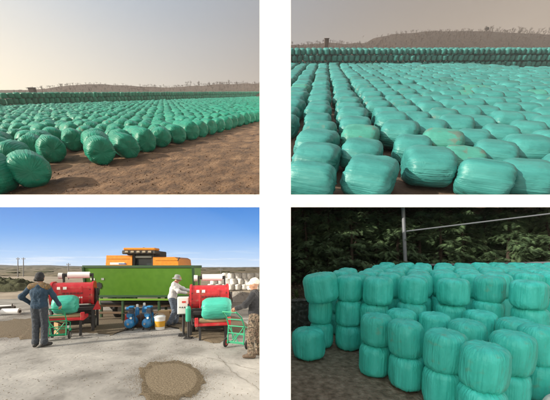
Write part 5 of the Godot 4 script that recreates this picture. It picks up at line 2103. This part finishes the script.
	for k in places.size():
		var pd: float = places[k][1]
		var x: float = (places[k][0] - CX) / F * pd
		var base := w * Vector3(x, 0, -pd)
		var back := k > 11
		var tall := (0.80 if not back else 0.98) + 0.06 * r.randf()
		var tr := thing("conifer_tree", Transform3D(Basis(Vector3.UP, r.randf() * TAU).scaled(Vector3(tall, tall, tall)), base + Vector3(0, 0.25 if not back else 0.5, 0)),
			"dark conifer with drooping feathery boughs behind the steel post" if not back else "dark conifer standing in the second row of trees behind the bales", "tree", "front row of dark conifers" if not back else "second row of dark conifers")
		inst("trunk", kinds[k % 4][0], bark, tr)
		inst("crown", kinds[k % 4][1], leaf, tr)
	# ---- grass, ferns and fallen leaves on the bank
	var lm := MB.new()
	lm.poly([Vector3(-0.5, 0, 0), Vector3(0, 0.08, 0.28), Vector3(0.5, 0, 0), Vector3(0, 0.05, -0.28)], Vector3.UP)
	var many := []
	var tints := []
	for k in 2600:
		var x := r.randf_range(0.3, 4.2)
		var dd := r.randf_range(7.6, 11.8)
		var tt := clampf((dd - 7.9) / 14.1, 0.0, 1.0)
		var h := smoothstep(0.0, 0.35, tt) * 0.55
		many.append(w * Transform3D(Basis.from_euler(Vector3(r.randf_range(-0.6, 0.6), r.randf() * 6.0, r.randf_range(-0.6, 0.6))).scaled(Vector3.ONE * r.randf_range(0.03, 0.075)), Vector3(x, h + 0.03 + r.randf() * 0.05, -dd)))
		var g := r.randf()
		tints.append(Color(0.16, 0.1, 0.055).lerp(Color(0.28, 0.21, 0.13), g) if r.randf() < 0.8 else Color(0.05, 0.09, 0.025))
	for k in 1500:
		var g := r.randf()
		many.append(w * Transform3D(Basis.from_euler(Vector3(r.randf_range(-0.3, 0.3), r.randf() * 6.0, r.randf_range(-0.3, 0.3))).scaled(Vector3.ONE * (0.008 + 0.03 * pow(r.randf(), 3.0))), Vector3(0.25 + r.randf() * 3.0, 0.03, -r.randf_range(2.5, 7.5))))
		tints.append(Color(0.14, 0.095, 0.06).lerp(Color(0.4, 0.34, 0.26), g))
	var leafm := mat("fallen_leaf", Color.WHITE, 0.9)
	leafm.vertex_color_use_as_albedo = true
	stuff("fallen_leaves", lm.mesh(), leafm, many, "brown fallen leaves and grit on the bank and store floor", "leaves", tints)
	var blade := MB.new()
	for k in 26:
		var a := r.randf() * TAU
		var l := r.randf_range(0.5, 1.0)
		var o0 := Vector3(cos(a), 0, sin(a)) * 0.06 * r.randf()
		var dir := Vector3(cos(a) * r.randf_range(0.2, 0.7), 1.0, sin(a) * r.randf_range(0.2, 0.7)).normalized()
		var sd := Vector3(-sin(a), 0, cos(a)) * 0.016
		var m1 := o0 + dir * l * 0.55
		var m2 := m1 + (dir + Vector3(cos(a), -0.75, sin(a)) * 0.7).normalized() * l * 0.45
		blade.poly([o0 - sd, o0 + sd, m1 + sd, m1 - sd])
		blade.poly([m1 - sd, m1 + sd, m2])
	var bm := blade.mesh()
	var grassm := mat("grass_blade", lin(0.07, 0.12, 0.03), 0.7)
	grassm.backlight_enabled = true
	grassm.backlight = Color(0.2, 0.25, 0.1)
	many = []
	for k in 90:
		var x := r.randf_range(0.35, 3.4)
		var dd := r.randf_range(7.8, 10.5)
		var tt := clampf((dd - 7.9) / 14.1, 0.0, 1.0)
		many.append(w * Transform3D(Basis(Vector3.UP, r.randf() * 6.0).scaled(Vector3.ONE * r.randf_range(0.25, 0.6)), Vector3(x, smoothstep(0.0, 0.35, tt) * 0.55 - 0.03, -dd)))
	stuff("bank_grass", bm, grassm, many, "tufts of green grass on the bank below the conifers", "grass")
	for q in [[346.0, 9.6, 0.95], [352.0, 10.2, 0.8], [300.0, 8.6, 0.62]]:
		o = inst("sword_leaf_plant", bm, mat("plant_green", lin(0.085, 0.13, 0.045), 0.6))
		var x: float = (q[0] - CX) / F * q[1]
		o.transform = w * Transform3D(Basis(Vector3.UP, q[0]).scaled(Vector3.ONE * q[2]), Vector3(x, 0.16, -q[1]))
		meta(o, "arching long-leaved green plant on the bank before the conifers" if q[2] > 0.7 else "small long-leaved plant on the bank above the low wall", "plant", "long-leaved plants on the bank" if q[2] > 0.7 else "")
func _ready() -> void:
	rng.seed = 1
	setup_camera_and_light()
	build_divider()
	build_left_field()
	build_right_field()
	film_mat("mint_film", 57, lin(0.05, 0.60, 0.52), lin(0.085, 0.75, 0.67), lin(0.3, 0.3, 0.24), -0.5, 0.36, film_normal(13), 0.7)
	build_yard()
	build_people()
	build_store()
